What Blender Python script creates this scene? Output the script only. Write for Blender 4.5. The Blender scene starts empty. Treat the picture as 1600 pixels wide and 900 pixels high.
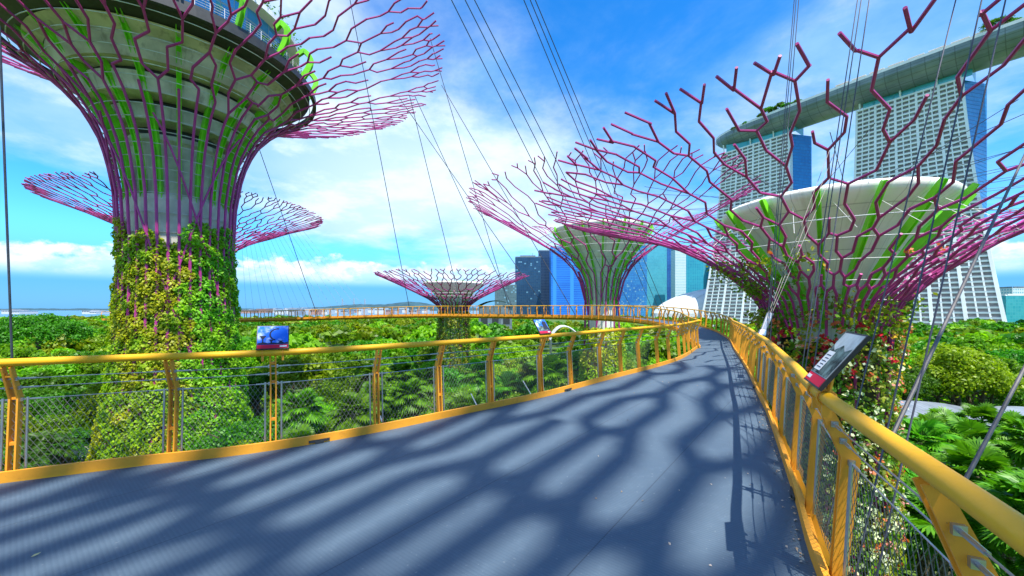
import bpy, math, random
import numpy as np
R = math.radians
scene = bpy.context.scene
COL = scene.collection

# ---------------------------------------------------------------- camera, sky, sun, exposure
GZ = 0.0            # ground
DZ = 20.0           # walkway deck
EZ = 21.7           # eye
F = 610.0           # focal length in pixels of a 1600 wide picture
cam = bpy.data.cameras.new("camera"); cam_o = bpy.data.objects.new("camera", cam); COL.objects.link(cam_o)
cam_o.location = (0, 0, EZ); cam_o.rotation_euler = (R(90), 0, 0)
cam.sensor_width = 36.0; cam.lens = 36.0 * F / 1600; cam.shift_y = 0.02
cam.clip_start = 0.05; cam.clip_end = 30000
scene.camera = cam_o

SUN_EL, SUN_AZ = 66.0, 150.0       # azimuth clockwise from +Y (the view direction): behind, to the right
sun = bpy.data.lights.new("sun", 'SUN'); sun.energy = 4.6; sun.angle = R(0.53); sun.color = (1.0, 0.95, 0.87)
sun_o = bpy.data.objects.new("sun", sun); COL.objects.link(sun_o)
sun_o.rotation_euler = (R(90 - SUN_EL), 0, R(180 - SUN_AZ)); sun_o.location = (20, -20, 80)

scene.view_settings.view_transform = 'Standard'; scene.view_settings.look = 'None'
scene.view_settings.exposure = 0.82; scene.view_settings.gamma = 1.0
scene.view_settings.use_curve_mapping = False
scene.render.engine = 'CYCLES'
scene.cycles.max_bounces = 6; scene.cycles.transparent_max_bounces = 12
scene.cycles.use_denoising = True


class NT:
    """small helper round a node tree"""
    def __init__(s, nt):
        s.nt = nt; nt.nodes.clear()
    def n(s, kind, _in=None, **kw):
        nd = s.nt.nodes.new(kind)
        for k, v in kw.items(): setattr(nd, k, v)
        for k, v in (_in or {}).items():
            sock = nd.inputs[k]
            if isinstance(v, bpy.types.NodeSocket): s.nt.links.new(v, sock)
            else: sock.default_value = v
        return nd
    def math(s, op, a, b=0.0, c=None, clamp=False):
        d = {0: a, 1: b}
        if c is not None: d[2] = c
        return s.n('ShaderNodeMath', d, operation=op, use_clamp=clamp).outputs[0]
    def ss(s, x, lo, hi):
        return s.n('ShaderNodeMapRange', {0: x, 1: lo, 2: hi, 3: 0.0, 4: 1.0}, interpolation_type='SMOOTHSTEP').outputs[0]
    def mix(s, f, a, b, mode='MIX'):
        return s.n('ShaderNodeMix', {0: f, 6: a, 7: b}, data_type='RGBA', blend_type=mode).outputs[2]
    def noise(s, v, scale, detail=4, rough=.55, dim='3D', w=None, dist=0.0):
        d = {'Vector': v, 'Scale': scale, 'Detail': detail, 'Roughness': rough, 'Distortion': dist}
        return s.n('ShaderNodeTexNoise', d, noise_dimensions=dim).outputs[0]


def build_world():
    w = bpy.data.worlds.new("World"); scene.world = w; w.use_nodes = True
    t = NT(w.node_tree)
    sky = t.n('ShaderNodeTexSky', sky_type='NISHITA', sun_disc=False, sun_elevation=R(SUN_EL), sun_rotation=R(SUN_AZ),
              altitude=0.0, air_density=1.0, dust_density=0.3, ozone_density=3.0)
    tc = t.n('ShaderNodeTexCoord').outputs['Generated']
    sp = t.n('ShaderNodeSeparateXYZ', {0: tc})
    x, y, z = sp.outputs
    az = t.math('ARCTAN2', x, y)                       # radians, 0 = straight ahead, + = right
    el = t.math('ARCSINE', z)
    # saturate the blue of the clear sky
    blue = t.n('ShaderNodeHueSaturation', {'Hue': .497, 'Saturation': 1.35, 'Value': 1.0, 'Color': sky.outputs[0]}).outputs[0]
    blue = t.mix(1.0, blue, (.80, 1.56, 1.95, 1), 'MULTIPLY')
    # deep blue rain air low over the sea
    low = t.math('SUBTRACT', 1.0, t.ss(el, .05, .16))
    blue = t.mix(t.math('MULTIPLY', low, .8), blue, (.35, 2.3, 6.4, 1))
    # high cloud sheet: direction projected on a plane overhead
    zc = t.math('ADD', t.math('MAXIMUM', z, 0.0), .16)
    px = t.math('DIVIDE', x, zc); py = t.math('DIVIDE', y, zc)
    pl = t.n('ShaderNodeCombineXYZ', {0: px, 1: py, 2: 3.7}).outputs[0]
    n1 = t.noise(pl, .55, 3, .5)
    n2 = t.noise(pl, 1.7, 9, .60, dist=.25)
    dens = t.math('ADD', t.math('MULTIPLY', n1, .62), t.math('MULTIPLY', n2, .46))
    # where the cloud lies thick: ahead and to the left; clear blue high on the right
    right_high = t.math('MULTIPLY', t.ss(az, -.02, .30), t.ss(el, .30, .50))
    left_mid = t.math('MULTIPLY', t.math('SUBTRACT', 1.0, t.ss(az, -.05, .55)), t.ss(el, .13, .30))
    bias = t.math('ADD', t.math('MULTIPLY', right_high, -.035), t.math('MULTIPLY', left_mid, .065))
    # bright patch ahead
    da = t.math('ADD', az, .14); de = t.math('ADD', el, -.26)
    rr = t.math('ADD', t.math('MULTIPLY', t.math('MULTIPLY', da, da), 3.0), t.math('MULTIPLY', t.math('MULTIPLY', de, de), 14.0))
    glow = t.math('SUBTRACT', 1.0, t.ss(rr, 0.0, .75))
    bias = t.math('ADD', bias, t.math('MULTIPLY', glow, .10))
    # a blue gap low on the left, behind the big tree
    ga = t.math('ADD', az, .86); ge = t.math('ADD', el, -.16)
    gr = t.math('ADD', t.math('MULTIPLY', t.math('MULTIPLY', ga, ga), 4.0), t.math('MULTIPLY', t.math('MULTIPLY', ge, ge), 60.0))
    bias = t.math('ADD', bias, t.math('MULTIPLY', t.math('SUBTRACT', 1.0, t.ss(gr, 0.0, 1.0)), -.14))
    dens = t.math('ADD', dens, bias)
    m1 = t.math('MULTIPLY', t.ss(dens, .42, .72), t.ss(el, .05, .13))
    # shading inside the sheet: thick parts greyer blue
    n3 = t.noise(pl, 2.6, 7, .6)
    grey = t.ss(n3, .36, .60)
    white = t.mix(t.math('MULTIPLY', grey, t.math('SUBTRACT', .85, t.math('MULTIPLY', glow, .5))), (6.6, 7.7, 8.4, 1), (2.3, 4.7, 7.7, 1))
    col = t.mix(t.math('MULTIPLY', m1, .93), blue, white)
    # heaped clouds standing on the horizon
    cv = t.n('ShaderNodeCombineXYZ', {0: t.math('MULTIPLY', az, 5.5), 1: t.math('MULTIPLY', el, 9.0), 2: 1.3}).outputs[0]
    c1 = t.noise(cv, 1.1, 3, .5)
    c2 = t.noise(cv, 3.6, 9, .62)
    topel = t.math('ADD', .030, t.math('ADD', t.math('MULTIPLY', c1, .10), t.math('MULTIPLY', c2, .06)))
    m2 = t.ss(t.math('SUBTRACT', topel, el), -.002, .010)
    base = t.ss(el, .046, .064)
    m2 = t.math('MULTIPLY', m2, base)
    puff = t.ss(c2, .38, .62)
    hc = t.mix(puff, (4.2, 6.6, 9.0, 1), (7.6, 8.0, 8.2, 1))
    hc = t.mix(t.ss(el, .05, .085), (2.2, 5.2, 8.6, 1), hc)
    col = t.mix(t.math('MULTIPLY', m2, .95), col, hc)
    bg = t.n('ShaderNodeBackground', {'Color': col, 'Strength': .09})
    out = t.n('ShaderNodeOutputWorld', {'Surface': bg.outputs[0]})
build_world()


# ---------------------------------------------------------------- materials
def principled(t, **kw):
    return t.n('ShaderNodeBsdfPrincipled', kw)
def new_mat(name):
    m = bpy.data.materials.new(name); m.use_nodes = True
    return m, NT(m.node_tree)
def out(t, sh, disp=None):
    o = t.n('ShaderNodeOutputMaterial', {'Surface': sh})
def bump(t, h, strength=.3, dist=.02):
    return t.n('ShaderNodeBump', {'Height': h, 'Strength': strength, 'Distance': dist}).outputs[0]
def c4(c): return (c[0], c[1], c[2], 1)

def mat_plain(name, c, rough=.5, metal=0.0, var=.12, scale=3.0, spec=.5, bmp=0.0, c2=None):
    m, t = new_mat(name)
    co = t.n('ShaderNodeTexCoord').outputs['Object']
    nz = t.noise(co, scale, 6, .6)
    d = c2 or tuple(v * (1 - 2.2 * var) for v in c)
    e = tuple(min(1, v * (1 + var)) for v in c)
    col = t.mix(t.ss(nz, .3, .7), c4(d), c4(e))
    kw = {'Base Color': col, 'Roughness': rough, 'Metallic': metal, 'Specular IOR Level': spec}
    if bmp: kw['Normal'] = bump(t, t.noise(co, scale * 6, 4), bmp)
    out(t, principled(t, **kw).outputs[0])
    return m

def mat_leaf(name, c_dark, c_light, transl=.42, hue=.02, patch=None, patch_scale=.6, rough=.45):
    """leaf blades: each leaf its own tint, each plant its own tint, patches of a second colour"""
    m, t = new_mat(name)
    rnd = t.n('ShaderNodeNewGeometry').outputs['Random Per Island']
    oi = t.n('ShaderNodeObjectInfo').outputs['Random']
    col = t.mix(rnd, c4(c_dark), c4(c_light))
    if patch:
        co = t.n('ShaderNodeTexCoord').outputs['Object']
        nz = t.noise(co, patch_scale, 3, .5)
        col = t.mix(t.ss(nz, .42, .58), col, t.mix(rnd, c4(tuple(v * .55 for v in patch)), c4(patch)))
    h = t.math('ADD', .5 - hue, t.math('MULTIPLY', oi, 2 * hue))
    v = t.math('ADD', .72, t.math('MULTIPLY', oi, .55))
    col = t.n('ShaderNodeHueSaturation', {'Hue': h, 'Saturation': 1.0, 'Value': v, 'Color': col}).outputs[0]
    p = principled(t, **{'Base Color': col, 'Roughness': rough, 'Specular IOR Level': .35})
    tcol = t.mix(1.0, col, (1.25, 1.35, .55, 1), 'MULTIPLY')
    tr = t.n('ShaderNodeBsdfTranslucent', {'Color': tcol})
    mx = t.n('ShaderNodeMixShader', {0: transl, 1: p.outputs[0], 2: tr.outputs[0]})
    out(t, mx.outputs[0])
    return m

M = {}
M['magenta'] = mat_plain('magenta_paint', (.43, .032, .225), .5, var=.10, scale=.7)
M['magenta_far'] = mat_plain('magenta_paint_darker', (.34, .035, .19), .45, var=.10, scale=.4)  # somewhat darker magenta for the two farther trees
M['lime'] = mat_plain('lime_green_paint', (.22, .80, .02), .4, var=.10, scale=.6)
M['hoop'] = mat_plain('galvanised_hoop', (.62, .63, .62), .4, .2, var=.06)
def mat_paint(name, c, grime, rough):
    m, t = new_mat(name); co = t.n('ShaderNodeTexCoord').outputs['Object']
    n1 = t.noise(co, 2.0, 6, .65); n2 = t.noise(co, 38.0, 4, .6); n3 = t.noise(co, 9.0, 7, .7, dist=.5)
    col = t.mix(t.ss(n1, .3, .7), c4(tuple(v*.86 for v in c)), c4(c))
    col = t.mix(t.math('MULTIPLY', t.ss(n3, .54, .72), .42), col, c4(grime))
    col = t.mix(t.math('MULTIPLY', t.ss(n2, .70, .76), .6), col, (.10, .06, .035, 1))
    rg = t.math('ADD', rough, t.math('MULTIPLY', n3, .25))
    out(t, principled(t, **{'Base Color': col, 'Roughness': rg, 'Specular IOR Level': .4, 'Normal': bump(t, n2, .10, .01)}).outputs[0]); return m
M['orange'] = mat_paint('orange_paint', (.88, .37, .025), (.48, .19, .03), .42) if True else mat_plain('orange_paint', (.88, .37, .025), .5, var=.09, scale=2.2, bmp=.04)
M['yellow'] = mat_paint('yellow_paint', (.88, .45, .006), (.58, .27, .012), .36) if True else mat_plain('yellow_paint', (.86, .44, .006), .42, var=.06, scale=1.6, bmp=.03)
M['steel'] = mat_plain('stainless_steel', (.55, .55, .55), .3, .85, var=.08)
M['wire'] = mat_plain('dark_wire_rope', (.16, .15, .15), .5, .4, var=.15, scale=20)
M['cable'] = mat_plain('stay_cable', (.075, .08, .11), .5, .3, var=.1)
M['cable_grey'] = mat_plain('grey_stay_cable', (.11, .10, .095), .5, .2, var=.15, scale=8)
M['white'] = mat_plain('white_paint', (.78, .78, .76), .5, var=.04, scale=.5)
M['tower_white'] = mat_plain('white_concrete', (.87, .87, .86), .6, var=.04, scale=.04)
M['black'] = mat_plain('black_plastic', (.02, .02, .022), .5)
M['red'] = mat_plain('red_print', (.62, .02, .06), .7, var=.02, spec=.15)
M['bark'] = mat_plain('bark', (.16, .11, .07), .9, var=.3, scale=4, bmp=.5)
M['palm_bark'] = mat_plain('palm_bark', (.20, .16, .10), .9, var=.3, scale=6, bmp=.4)
M['dark'] = mat_plain('dark_steel', (.035, .04, .04), .5)
def mat_membrane():
    m, t = new_mat('white_membrane'); co = t.n('ShaderNodeTexCoord').outputs['Object']; sp = t.n('ShaderNodeSeparateXYZ', {0: co})
    ang = t.math('ARCTAN2', sp.outputs[1], sp.outputs[0]); fr = t.math('PINGPONG', t.math('ADD', t.math('MULTIPLY', ang, 30/math.pi), 60.0), 1.0)
    fz = t.math('PINGPONG', t.math('MULTIPLY', sp.outputs[2], 1.15), 1.0)
    seam = t.math('MAXIMUM', t.math('LESS_THAN', fr, .035), t.math('LESS_THAN', fz, .022))
    cv = t.n('ShaderNodeCombineXYZ', {0: t.math('MULTIPLY', ang, 9.0), 1: 0.0, 2: t.math('MULTIPLY', sp.outputs[2], .35)}).outputs[0]
    st = t.noise(cv, 2.0, 6, .65)
    col = t.mix(t.ss(t.noise(co, .5, 5), .3, .7), (.80, .78, .70, 1), (.88, .87, .82, 1))
    col = t.mix(t.math('MULTIPLY', t.ss(st, .5, .72), .45), col, (.48, .45, .36, 1))
    col = t.mix(t.math('MULTIPLY', seam, .5), col, (.30, .29, .26, 1))
    out(t, principled(t, **{'Base Color': col, 'Roughness': .6}).outputs[0]); return m
M['membrane'] = mat_membrane()
M['path'] = mat_plain('pale_paving', (.42, .38, .33), .85, var=.12, scale=.8)
M['hazy_hill'] = mat_plain('hill_haze_blue', (.02, .075, .10), .9, var=.2, scale=.01)  # bluish distance haze put into the colour of the land
M['terrace_green'] = mat_leaf('terrace_plants', (.02, .09, .01), (.07, .20, .02))

def mat_concrete():
    m, t = new_mat('grey_concrete')
    co = t.n('ShaderNodeTexCoord').outputs['Object']
    n1 = t.noise(co, .35, 6, .6)
    st = t.n('ShaderNodeMapping', {'Vector': co, 'Scale': (1.2, 1.2, .12)}).outputs[0]
    n2 = t.noise(st, 1.0, 5, .6)
    col = t.mix(t.ss(n1, .3, .7), (.46, .41, .33, 1), (.74, .67, .56, 1))
    col = t.mix(t.math('MULTIPLY', t.ss(n2, .52, .7), .6), col, (.22, .19, .15, 1))
    out(t, principled(t, **{'Base Color': col, 'Roughness': .85, 'Normal': bump(t, n1, .3, .05)}).outputs[0])
    return m
M['concrete'] = mat_concrete()

def mat_deck():
    m, t = new_mat('ribbed_blue_grey_decking')
    co = t.n('ShaderNodeTexCoord').outputs['Object']
    rot = t.n('ShaderNodeMapping', {'Vector': co, 'Rotation': (0, 0, R(38))}).outputs[0]
    sp = t.n('ShaderNodeSeparateXYZ', {0: rot})
    u = t.math('MULTIPLY', sp.outputs[1], 2 * math.pi / .028)
    rib = t.math('SINE', u)
    n1 = t.noise(co, .5, 5, .6); n2 = t.noise(co, 9.0, 4, .6)
    col = t.mix(t.ss(n1, .3, .72), (.064, .102, .146, 1), (.084, .126, .168, 1))
    col = t.mix(t.math('MULTIPLY', t.ss(n2, .5, .8), .3), col, (.13, .185, .24, 1))
    n3 = t.noise(co, 1.7, 7, .7, dist=.6)
    col = t.mix(t.math('MULTIPLY', t.ss(n3, .55, .75), .35), col, (.045, .075, .11, 1))
    n4 = t.noise(co, 28.0, 3, .5)
    col = t.mix(t.math('MULTIPLY', t.ss(n4, .66, .74), .5), col, (.22, .26, .28, 1))
    ribm = t.ss(rib, -.9, .1)
    col = t.mix(t.math('MULTIPLY', t.math('SUBTRACT', 1.0, ribm), .20), col, (.03, .058, .095, 1))
    # panel joints across the deck every 1.25 m
    j = t.math('PINGPONG', t.math('ADD', sp.outputs[0], 50.0), .625)
    jm = t.math('LESS_THAN', j, .004)
    col = t.mix(t.math('MULTIPLY', jm, .75), col, (.03, .04, .055, 1))
    out(t, principled(t, **{'Base Color': col, 'Roughness': .62, 'Normal': bump(t, rib, .14, .004)}).outputs[0])
    return m
M['deck'] = mat_deck()

def mat_ground():
    m, t = new_mat('garden_ground')
    co = t.n('ShaderNodeTexCoord').outputs['Object']
    n1 = t.noise(co, .05, 6, .6); n2 = t.noise(co, .8, 6, .65)
    col = t.mix(t.ss(n2, .35, .65), (.035, .085, .010, 1), (.09, .18, .018, 1))
    col = t.mix(t.ss(n1, .52, .66), col, (.11, .15, .035, 1))
    out(t, principled(t, **{'Base Color': col, 'Roughness': .95, 'Normal': bump(t, n2, .6, .3)}).outputs[0])
    return m
M['ground'] = mat_ground()

def mat_water():
    m, t = new_mat('sea_water')
    co = t.n('ShaderNodeTexCoord').outputs['Object']
    n = t.noise(co, .05, 6, .6)
    out(t, principled(t, **{'Base Color': (.03, .13, .22, 1), 'Roughness': .25, 'Normal': bump(t, n, .4, 1.0)}).outputs[0])
    return m
M['water'] = mat_water()

def mat_glass_tower(name, c_a, c_b, frame, floor=3.6, bay=3.0, line=.16, rough=.25, metal=.1, speck=.0):
    """curtain wall: floor lines and mullions, each pane with its own tint"""
    m, t = new_mat(name)
    co = t.n('ShaderNodeTexCoord').outputs['Object']
    sp = t.n('ShaderNodeSeparateXYZ', {0: co})
    x, y, z = sp.outputs
    h = t.math('ADD', x, y)
    fz = t.math('FRACT', t.math('DIVIDE', z, floor)); fx = t.math('FRACT', t.math('DIVIDE', t.math('ADD', h, 500.0), bay))
    cell = t.n('ShaderNodeCombineXYZ', {0: t.math('FLOOR', t.math('DIVIDE', t.math('ADD', h, 500.0), bay)), 1: t.math('FLOOR', t.math('DIVIDE', z, floor))}).outputs[0]
    wn = t.n('ShaderNodeTexWhiteNoise', {'Vector': cell}, noise_dimensions='3D').outputs['Value']
    big = t.noise(co, .02, 3, .5)
    f = t.math('ADD', t.math('MULTIPLY', wn, .45), t.math('MULTIPLY', t.ss(big, .35, .65), .55))
    col = t.mix(f, c4(c_a), c4(c_b))
    if speck: col = t.mix(t.math('GREATER_THAN', wn, 1 - speck), col, (.16, .34, .46, 1))
    ln = t.math('MAXIMUM', t.math('LESS_THAN', fz, line * 1.3), t.math('LESS_THAN', fx, line))
    col = t.mix(ln, col, c4(frame))
    rg = t.math('ADD', rough, t.math('MULTIPLY', ln, .35))
    out(t, principled(t, **{'Base Color': col, 'Roughness': rg, 'Metallic': metal}).outputs[0])
    return m

# ---------------------------------------------------------------- mesh builders
class MB:
    def __init__(s): s.v = []; s.f = []
    def quad(s, a, b, c, d):
        i = len(s.v); s.v += [tuple(a), tuple(b), tuple(c), tuple(d)]; s.f.append((i, i+1, i+2, i+3))
    def poly(s, pts):
        i = len(s.v); s.v += [tuple(p) for p in pts]; s.f.append(tuple(range(i, i+len(pts))))
    def box(s, c, size, ax=(1, 0, 0), ay=None, az=None):
        c = np.array(c, float); ax = np.array(ax, float); ax /= np.linalg.norm(ax)
        if az is None: az = np.array((0, 0, 1.0))
        az = np.array(az, float)
        if ay is None: ay = np.cross(az, ax)
        ay = np.array(ay, float); ay /= np.linalg.norm(ay)
        h = np.array(size, float) / 2
        i = len(s.v)
        for k in (-1, 1):
            for j in (-1, 1):
                for l in (-1, 1):
                    s.v.append(tuple(c + ax*h[0]*l + ay*h[1]*j + az*h[2]*k))
        s.f += [(i, i+2, i+3, i+1), (i+4, i+5, i+7, i+6), (i, i+1, i+5, i+4), (i+2, i+6, i+7, i+3), (i, i+4, i+6, i+2), (i+1, i+3, i+7, i+5)]
    def tube(s, pts, r, n=6, cap=True, closed=False):
        P = np.array(pts, float); k = len(P)
        rr = np.full(k, r, float) if np.isscalar(r) else np.array(r, float)
        T = np.zeros_like(P)
        if closed:
            T = np.roll(P, -1, 0) - np.roll(P, 1, 0)
        else:
            T[1:-1] = P[2:] - P[:-2]; T[0] = P[1] - P[0]; T[-1] = P[-1] - P[-2]
        T /= np.maximum(np.linalg.norm(T, axis=1, keepdims=True), 1e-9)
        up = np.array((0, 0, 1.0))
        if abs(T[0] @ up) > .9: up = np.array((1.0, 0, 0))
        i0 = len(s.v); prev = None
        ang = np.arange(n) * 2 * math.pi / n
        for q in range(k):
            a = prev if prev is not None else up
            b = np.cross(T[q], a); nb = np.linalg.norm(b)
            if nb < 1e-6: b = np.cross(T[q], (0.3, .9, .1)); nb = np.linalg.norm(b)
            b /= nb; a = np.cross(b, T[q]); prev = a
            ring = P[q] + rr[q] * (np.outer(np.cos(ang), a) + np.outer(np.sin(ang), b))
            s.v += [tuple(x) for x in ring]
        m = k if closed else k - 1
        for q in range(m):
            q2 = (q + 1) % k
            for j in range(n):
                j2 = (j + 1) % n
                s.f.append((i0+q*n+j, i0+q*n+j2, i0+q2*n+j2, i0+q2*n+j))
        if cap and not closed:
            s.f.append(tuple(i0 + j for j in range(n-1, -1, -1)))
            s.f.append(tuple(i0 + (k-1)*n + j for j in range(n)))
    def lathe(s, prof, n=48, c=(0, 0), closed=False):
        i0 = len(s.v); k = len(prof)
        for r, z in prof:
            for j in range(n):
                a = 2*math.pi*j/n; s.v.append((c[0] + r*math.cos(a), c[1] + r*math.sin(a), z))
        for q in range(k if closed else k-1):
            q2 = (q+1) % k
            for j in range(n):
                j2 = (j+1) % n
                s.f.append((i0+q*n+j, i0+q*n+j2, i0+q2*n+j2, i0+q2*n+j))
    def prism(s, pts2, depth, o, ux, uy, un):
        """outline pts2 in the plane (ux, uy) at o, extruded +-depth/2 along un"""
        o, ux, uy, un = (np.array(v, float) for v in (o, ux, uy, un))
        A = [tuple(o + ux*a + uy*b - un*depth/2) for a, b in pts2]
        B = [tuple(o + ux*a + uy*b + un*depth/2) for a, b in pts2]
        i = len(s.v); n = len(A); s.v += A + B
        s.f.append(tuple(range(i+n-1, i-1, -1))); s.f.append(tuple(range(i+n, i+2*n)))
        for j in range(n):
            j2 = (j+1) % n; s.f.append((i+j, i+j2, i+n+j2, i+n+j))
    def build(s, name, mat, parent=None, smooth=False):
        me = bpy.data.meshes.new(name); me.from_pydata(s.v, [], s.f)
        return link(name, me, mat, parent, smooth)

def link(name, me, mat, parent=None, smooth=False):
    for x in (mat if isinstance(mat, (list, tuple)) else [mat]): me.materials.append(x)
    if smooth: me.polygons.foreach_set('use_smooth', [True]*len(me.polygons))
    o = bpy.data.objects.new(name, me); COL.objects.link(o)
    if parent: o.parent = parent
    return o

def quads_mesh(name, V):
    """V: (n, 4, 3) array of quads"""
    n = len(V); me = bpy.data.meshes.new(name)
    me.vertices.add(4*n); me.loops.add(4*n); me.polygons.add(n)
    me.vertices.foreach_set('co', V.reshape(-1).astype(np.float32))
    me.loops.foreach_set('vertex_index', np.arange(4*n, dtype=np.int32))
    me.polygons.foreach_set('loop_start', np.arange(0, 4*n, 4, dtype=np.int32))
    me.polygons.foreach_set('loop_total', np.full(n, 4, dtype=np.int32))
    me.update(calc_edges=True)
    return me

def leaf_quads(P, N, size, rng, aspect=.6, droop=.15):
    """one folded leaf blade per point: base, side, tip, side"""
    n = len(P)
    T = rng.normal(size=(n, 3)); T -= (T*N).sum(1, keepdims=True)*N
    T /= np.maximum(np.linalg.norm(T, axis=1, keepdims=True), 1e-6)
    B = np.cross(N, T)
    s = (size * rng.uniform(.6, 1.35, n))[:, None]
    w = s*aspect/2
    V = np.empty((n, 4, 3))
    V[:, 0] = P - T*s*.5; V[:, 2] = P + T*s*.5 - N*s*droop
    V[:, 1] = P + B*w + N*s*.08; V[:, 3] = P - B*w + N*s*.08
    return V

def unit(v): return v/np.maximum(np.linalg.norm(v, axis=-1, keepdims=True), 1e-9)

def tag(o, label=None, cat=None, group=None, kind=None):
    if label: o['label'] = label
    if cat: o['category'] = cat
    if group: o['group'] = group
    if kind: o['kind'] = kind
    return o
def empty(name, loc=(0, 0, 0), rz=0.0):
    o = bpy.data.objects.new(name, None); COL.objects.link(o); o.location = loc; o.rotation_euler = (0, 0, rz)
    return o
def kids(o): return [c for c in bpy.data.objects if c.parent == o]
def copy_tree(o, loc, rz=0.0, sc=1.0, children=None):
    c = o.copy(); COL.objects.link(c); c.location = loc; c.rotation_euler = (0, 0, rz); c.scale = (sc, sc, sc)
    for ch in (children if children is not None else kids(o)):
        d = ch.copy(); COL.objects.link(d); d.parent = c
    return c
def at(px, py, Y):
    """a point of the place from where it shows in the 1600 x 900 photograph and how far ahead it stands"""
    return np.array(((px-800)*Y/F, Y, EZ + (482-py)*Y/F))
def catmull(P, n):
    P = np.array(P, float); Q = np.vstack([2*P[0]-P[1], P, 2*P[-1]-P[-2]]); res = []
    for i in range(len(P)-1):
        a, b, c, d = Q[i:i+4]
        for u in np.linspace(0, 1, n, endpoint=False):
            res.append(.5*((2*b) + (c-a)*u + (2*a-5*b+4*c-d)*u*u + (3*b-a-3*c+d)*u**3))
    res.append(P[-1]); return np.array(res)
def resample(P, n=None, step=None):
    s = np.r_[0, np.cumsum(np.linalg.norm(np.diff(P, axis=0), axis=1))]
    t = np.linspace(0, s[-1], n) if n else np.arange(0, s[-1], step)
    return np.stack([np.interp(t, s, P[:, k]) for k in range(P.shape[1])], 1), t

# ---------------------------------------------------------------- ground, paths, sea, hill
def structure(o, kind='structure'): o['kind'] = kind; return o
g = MB(); n = 48
ring = [(9000*math.cos(2*math.pi*k/n), 9000*math.sin(2*math.pi*k/n) + 300, GZ) for k in range(n)]
g.poly(ring); structure(g.build('ground', M['ground']))
w = MB(); w.poly([(-9000, 560, .3), (-220, 560, .3), (-150, 900, .3), (-60, 1500, .3), (900, 9000, .3), (-9000, 9000, .3)])
structure(w.build('sea', M['water']))

def ridge(name, x0, x1, Y, hs, mat, depth=500):
    b = MB(); xs = np.linspace(x0, x1, len(hs))
    rows = [(Y-depth/2, .05), (Y-depth*.3, .55), (Y, 1.0), (Y+depth*.3, .6), (Y+depth/2, .0)]
    idx = []
    for yy, f in rows:
        idx.append([len(b.v)+i for i in range(len(hs))])
        b.v += [(x, yy, .2 + h*f) for x, h in zip(xs, hs)]
    for a, c in zip(idx, idx[1:]):
        for i in range(len(hs)-1): b.f.append((a[i], a[i+1], c[i+1], c[i]))
    return structure(b.build(name, mat, smooth=True))
rg = np.random.default_rng(5)
hx = np.linspace(0, 1, 60)
hs = 30 + 62*np.exp(-((hx-.62)/.13)**2) + 34*np.exp(-((hx-.36)/.13)**2) + 5*rg.random(60)
hs *= np.clip(np.minimum(hx, 1-hx)*14, 0, 1)
ridge('hill', -2450, -250, 4200, hs, M['hazy_hill'])
hs2 = (16 + 9*rg.random(80))*np.clip(np.minimum(np.linspace(0, 1, 80), 1-np.linspace(0, 1, 80))*20, 0, 1)
ridge('far_shore', -8000, -2300, 4600, hs2, M['hazy_hill'])

def flat_path(name, pts, wd, z, mat=None):
    P = catmull(pts, 8); T = np.gradient(P, axis=0); T = unit(T); N = np.stack([-T[:, 1], T[:, 0]], 1)
    b = MB()
    for i in range(len(P)-1):
        a0, a1 = P[i]-N[i]*wd/2, P[i]+N[i]*wd/2; c0, c1 = P[i+1]-N[i+1]*wd/2, P[i+1]+N[i+1]*wd/2
        b.quad((*a0, z), (*c0, z), (*c1, z), (*a1, z))
    return structure(b.build(name, mat or M['path']))
flat_path('path', [(-95, 60), (-72, 62), (-56, 58), (-44, 60), (-30, 66), (-14, 78)], 7.0, .06)

# ---------------------------------------------------------------- the walkway
outer_pts = [(-2.2, -5.0), (-.6, -2.2), (.35, -.7), (1.15, .82), (1.95, 2.48), (2.6, 3.6), (4.05, 6.17), (4.8, 7.6), (6.6, 11), (8.96, 15.7), (11.8, 21.5), (13.4, 27),
             (13.5, 33), (11.5, 39.5), (6.8, 46), (-3.5, 52.6), (-15, 57), (-28, 59.6), (-45, 61.2), (-62, 61)]
inner_near = [(-16, -2.0), (-9.3, 1.35), (-4.98, 3.80), (-3.13, 4.55), (-2.02, 5.24), (-1, 6.1), (.62, 7.51), (2.4, 9.43), (4.45, 11.6), (6.0, 13.6), (8.3, 17.3)]
OC = catmull(outer_pts, 14)
def smooth01(x): x = np.clip(x, 0, 1); return x*x*(3-2*x)
def rise_xy(x, y):
    """the far arm of the walkway climbs a little and falls again"""
    y = np.asarray(y, float); x = np.asarray(x, float)
    return .85*smooth01((y-16)/26) * (1 - smooth01((-8-x)/36)*.92)
To = unit(np.gradient(OC, axis=0)); No = np.stack([-To[:, 1], To[:, 0]], 1)
off = OC + No*2.05
sel = off[off[:, 1] > 20.5]; sel = sel[np.argmax(sel[:, 1] > 20.5):]
i_first = np.argmax(OC[:, 1] > 20.0)
IC = np.vstack([catmull(inner_near, 14), off[i_first:][::3]])
IC = catmull(IC[::2], 3)
OCr, _ = resample(OC, n=420); ICr, _ = resample(IC, n=420)
def arc(P): return np.r_[0, np.cumsum(np.linalg.norm(np.diff(P, axis=0), axis=1))]
OUT, so = resample(OC, step=.25); INN, si = resample(IC, step=.25)
# pair each outer sample with the nearest inner sample that lies further on
dk = MB(); pairs = []; j = 0
for i in range(len(OUT)):
    d = np.linalg.norm(INN[j:j+60]-OUT[i], axis=1); j = j + int(np.argmin(d)); pairs.append((i, j))
pairs[0] = (0, 0)
L = [(OUT[i], INN[k]) for i, k in pairs]
def z_at(p): return DZ + float(rise_xy(p[0], p[1]))
for (a, b), (c, d) in zip(L, L[1:]):
    za, zb, zc, zd = z_at(a), z_at(b), z_at(c), z_at(d)
    dk.quad((*a, za), (*c, zc), (*d, zd), (*b, zb))
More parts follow.
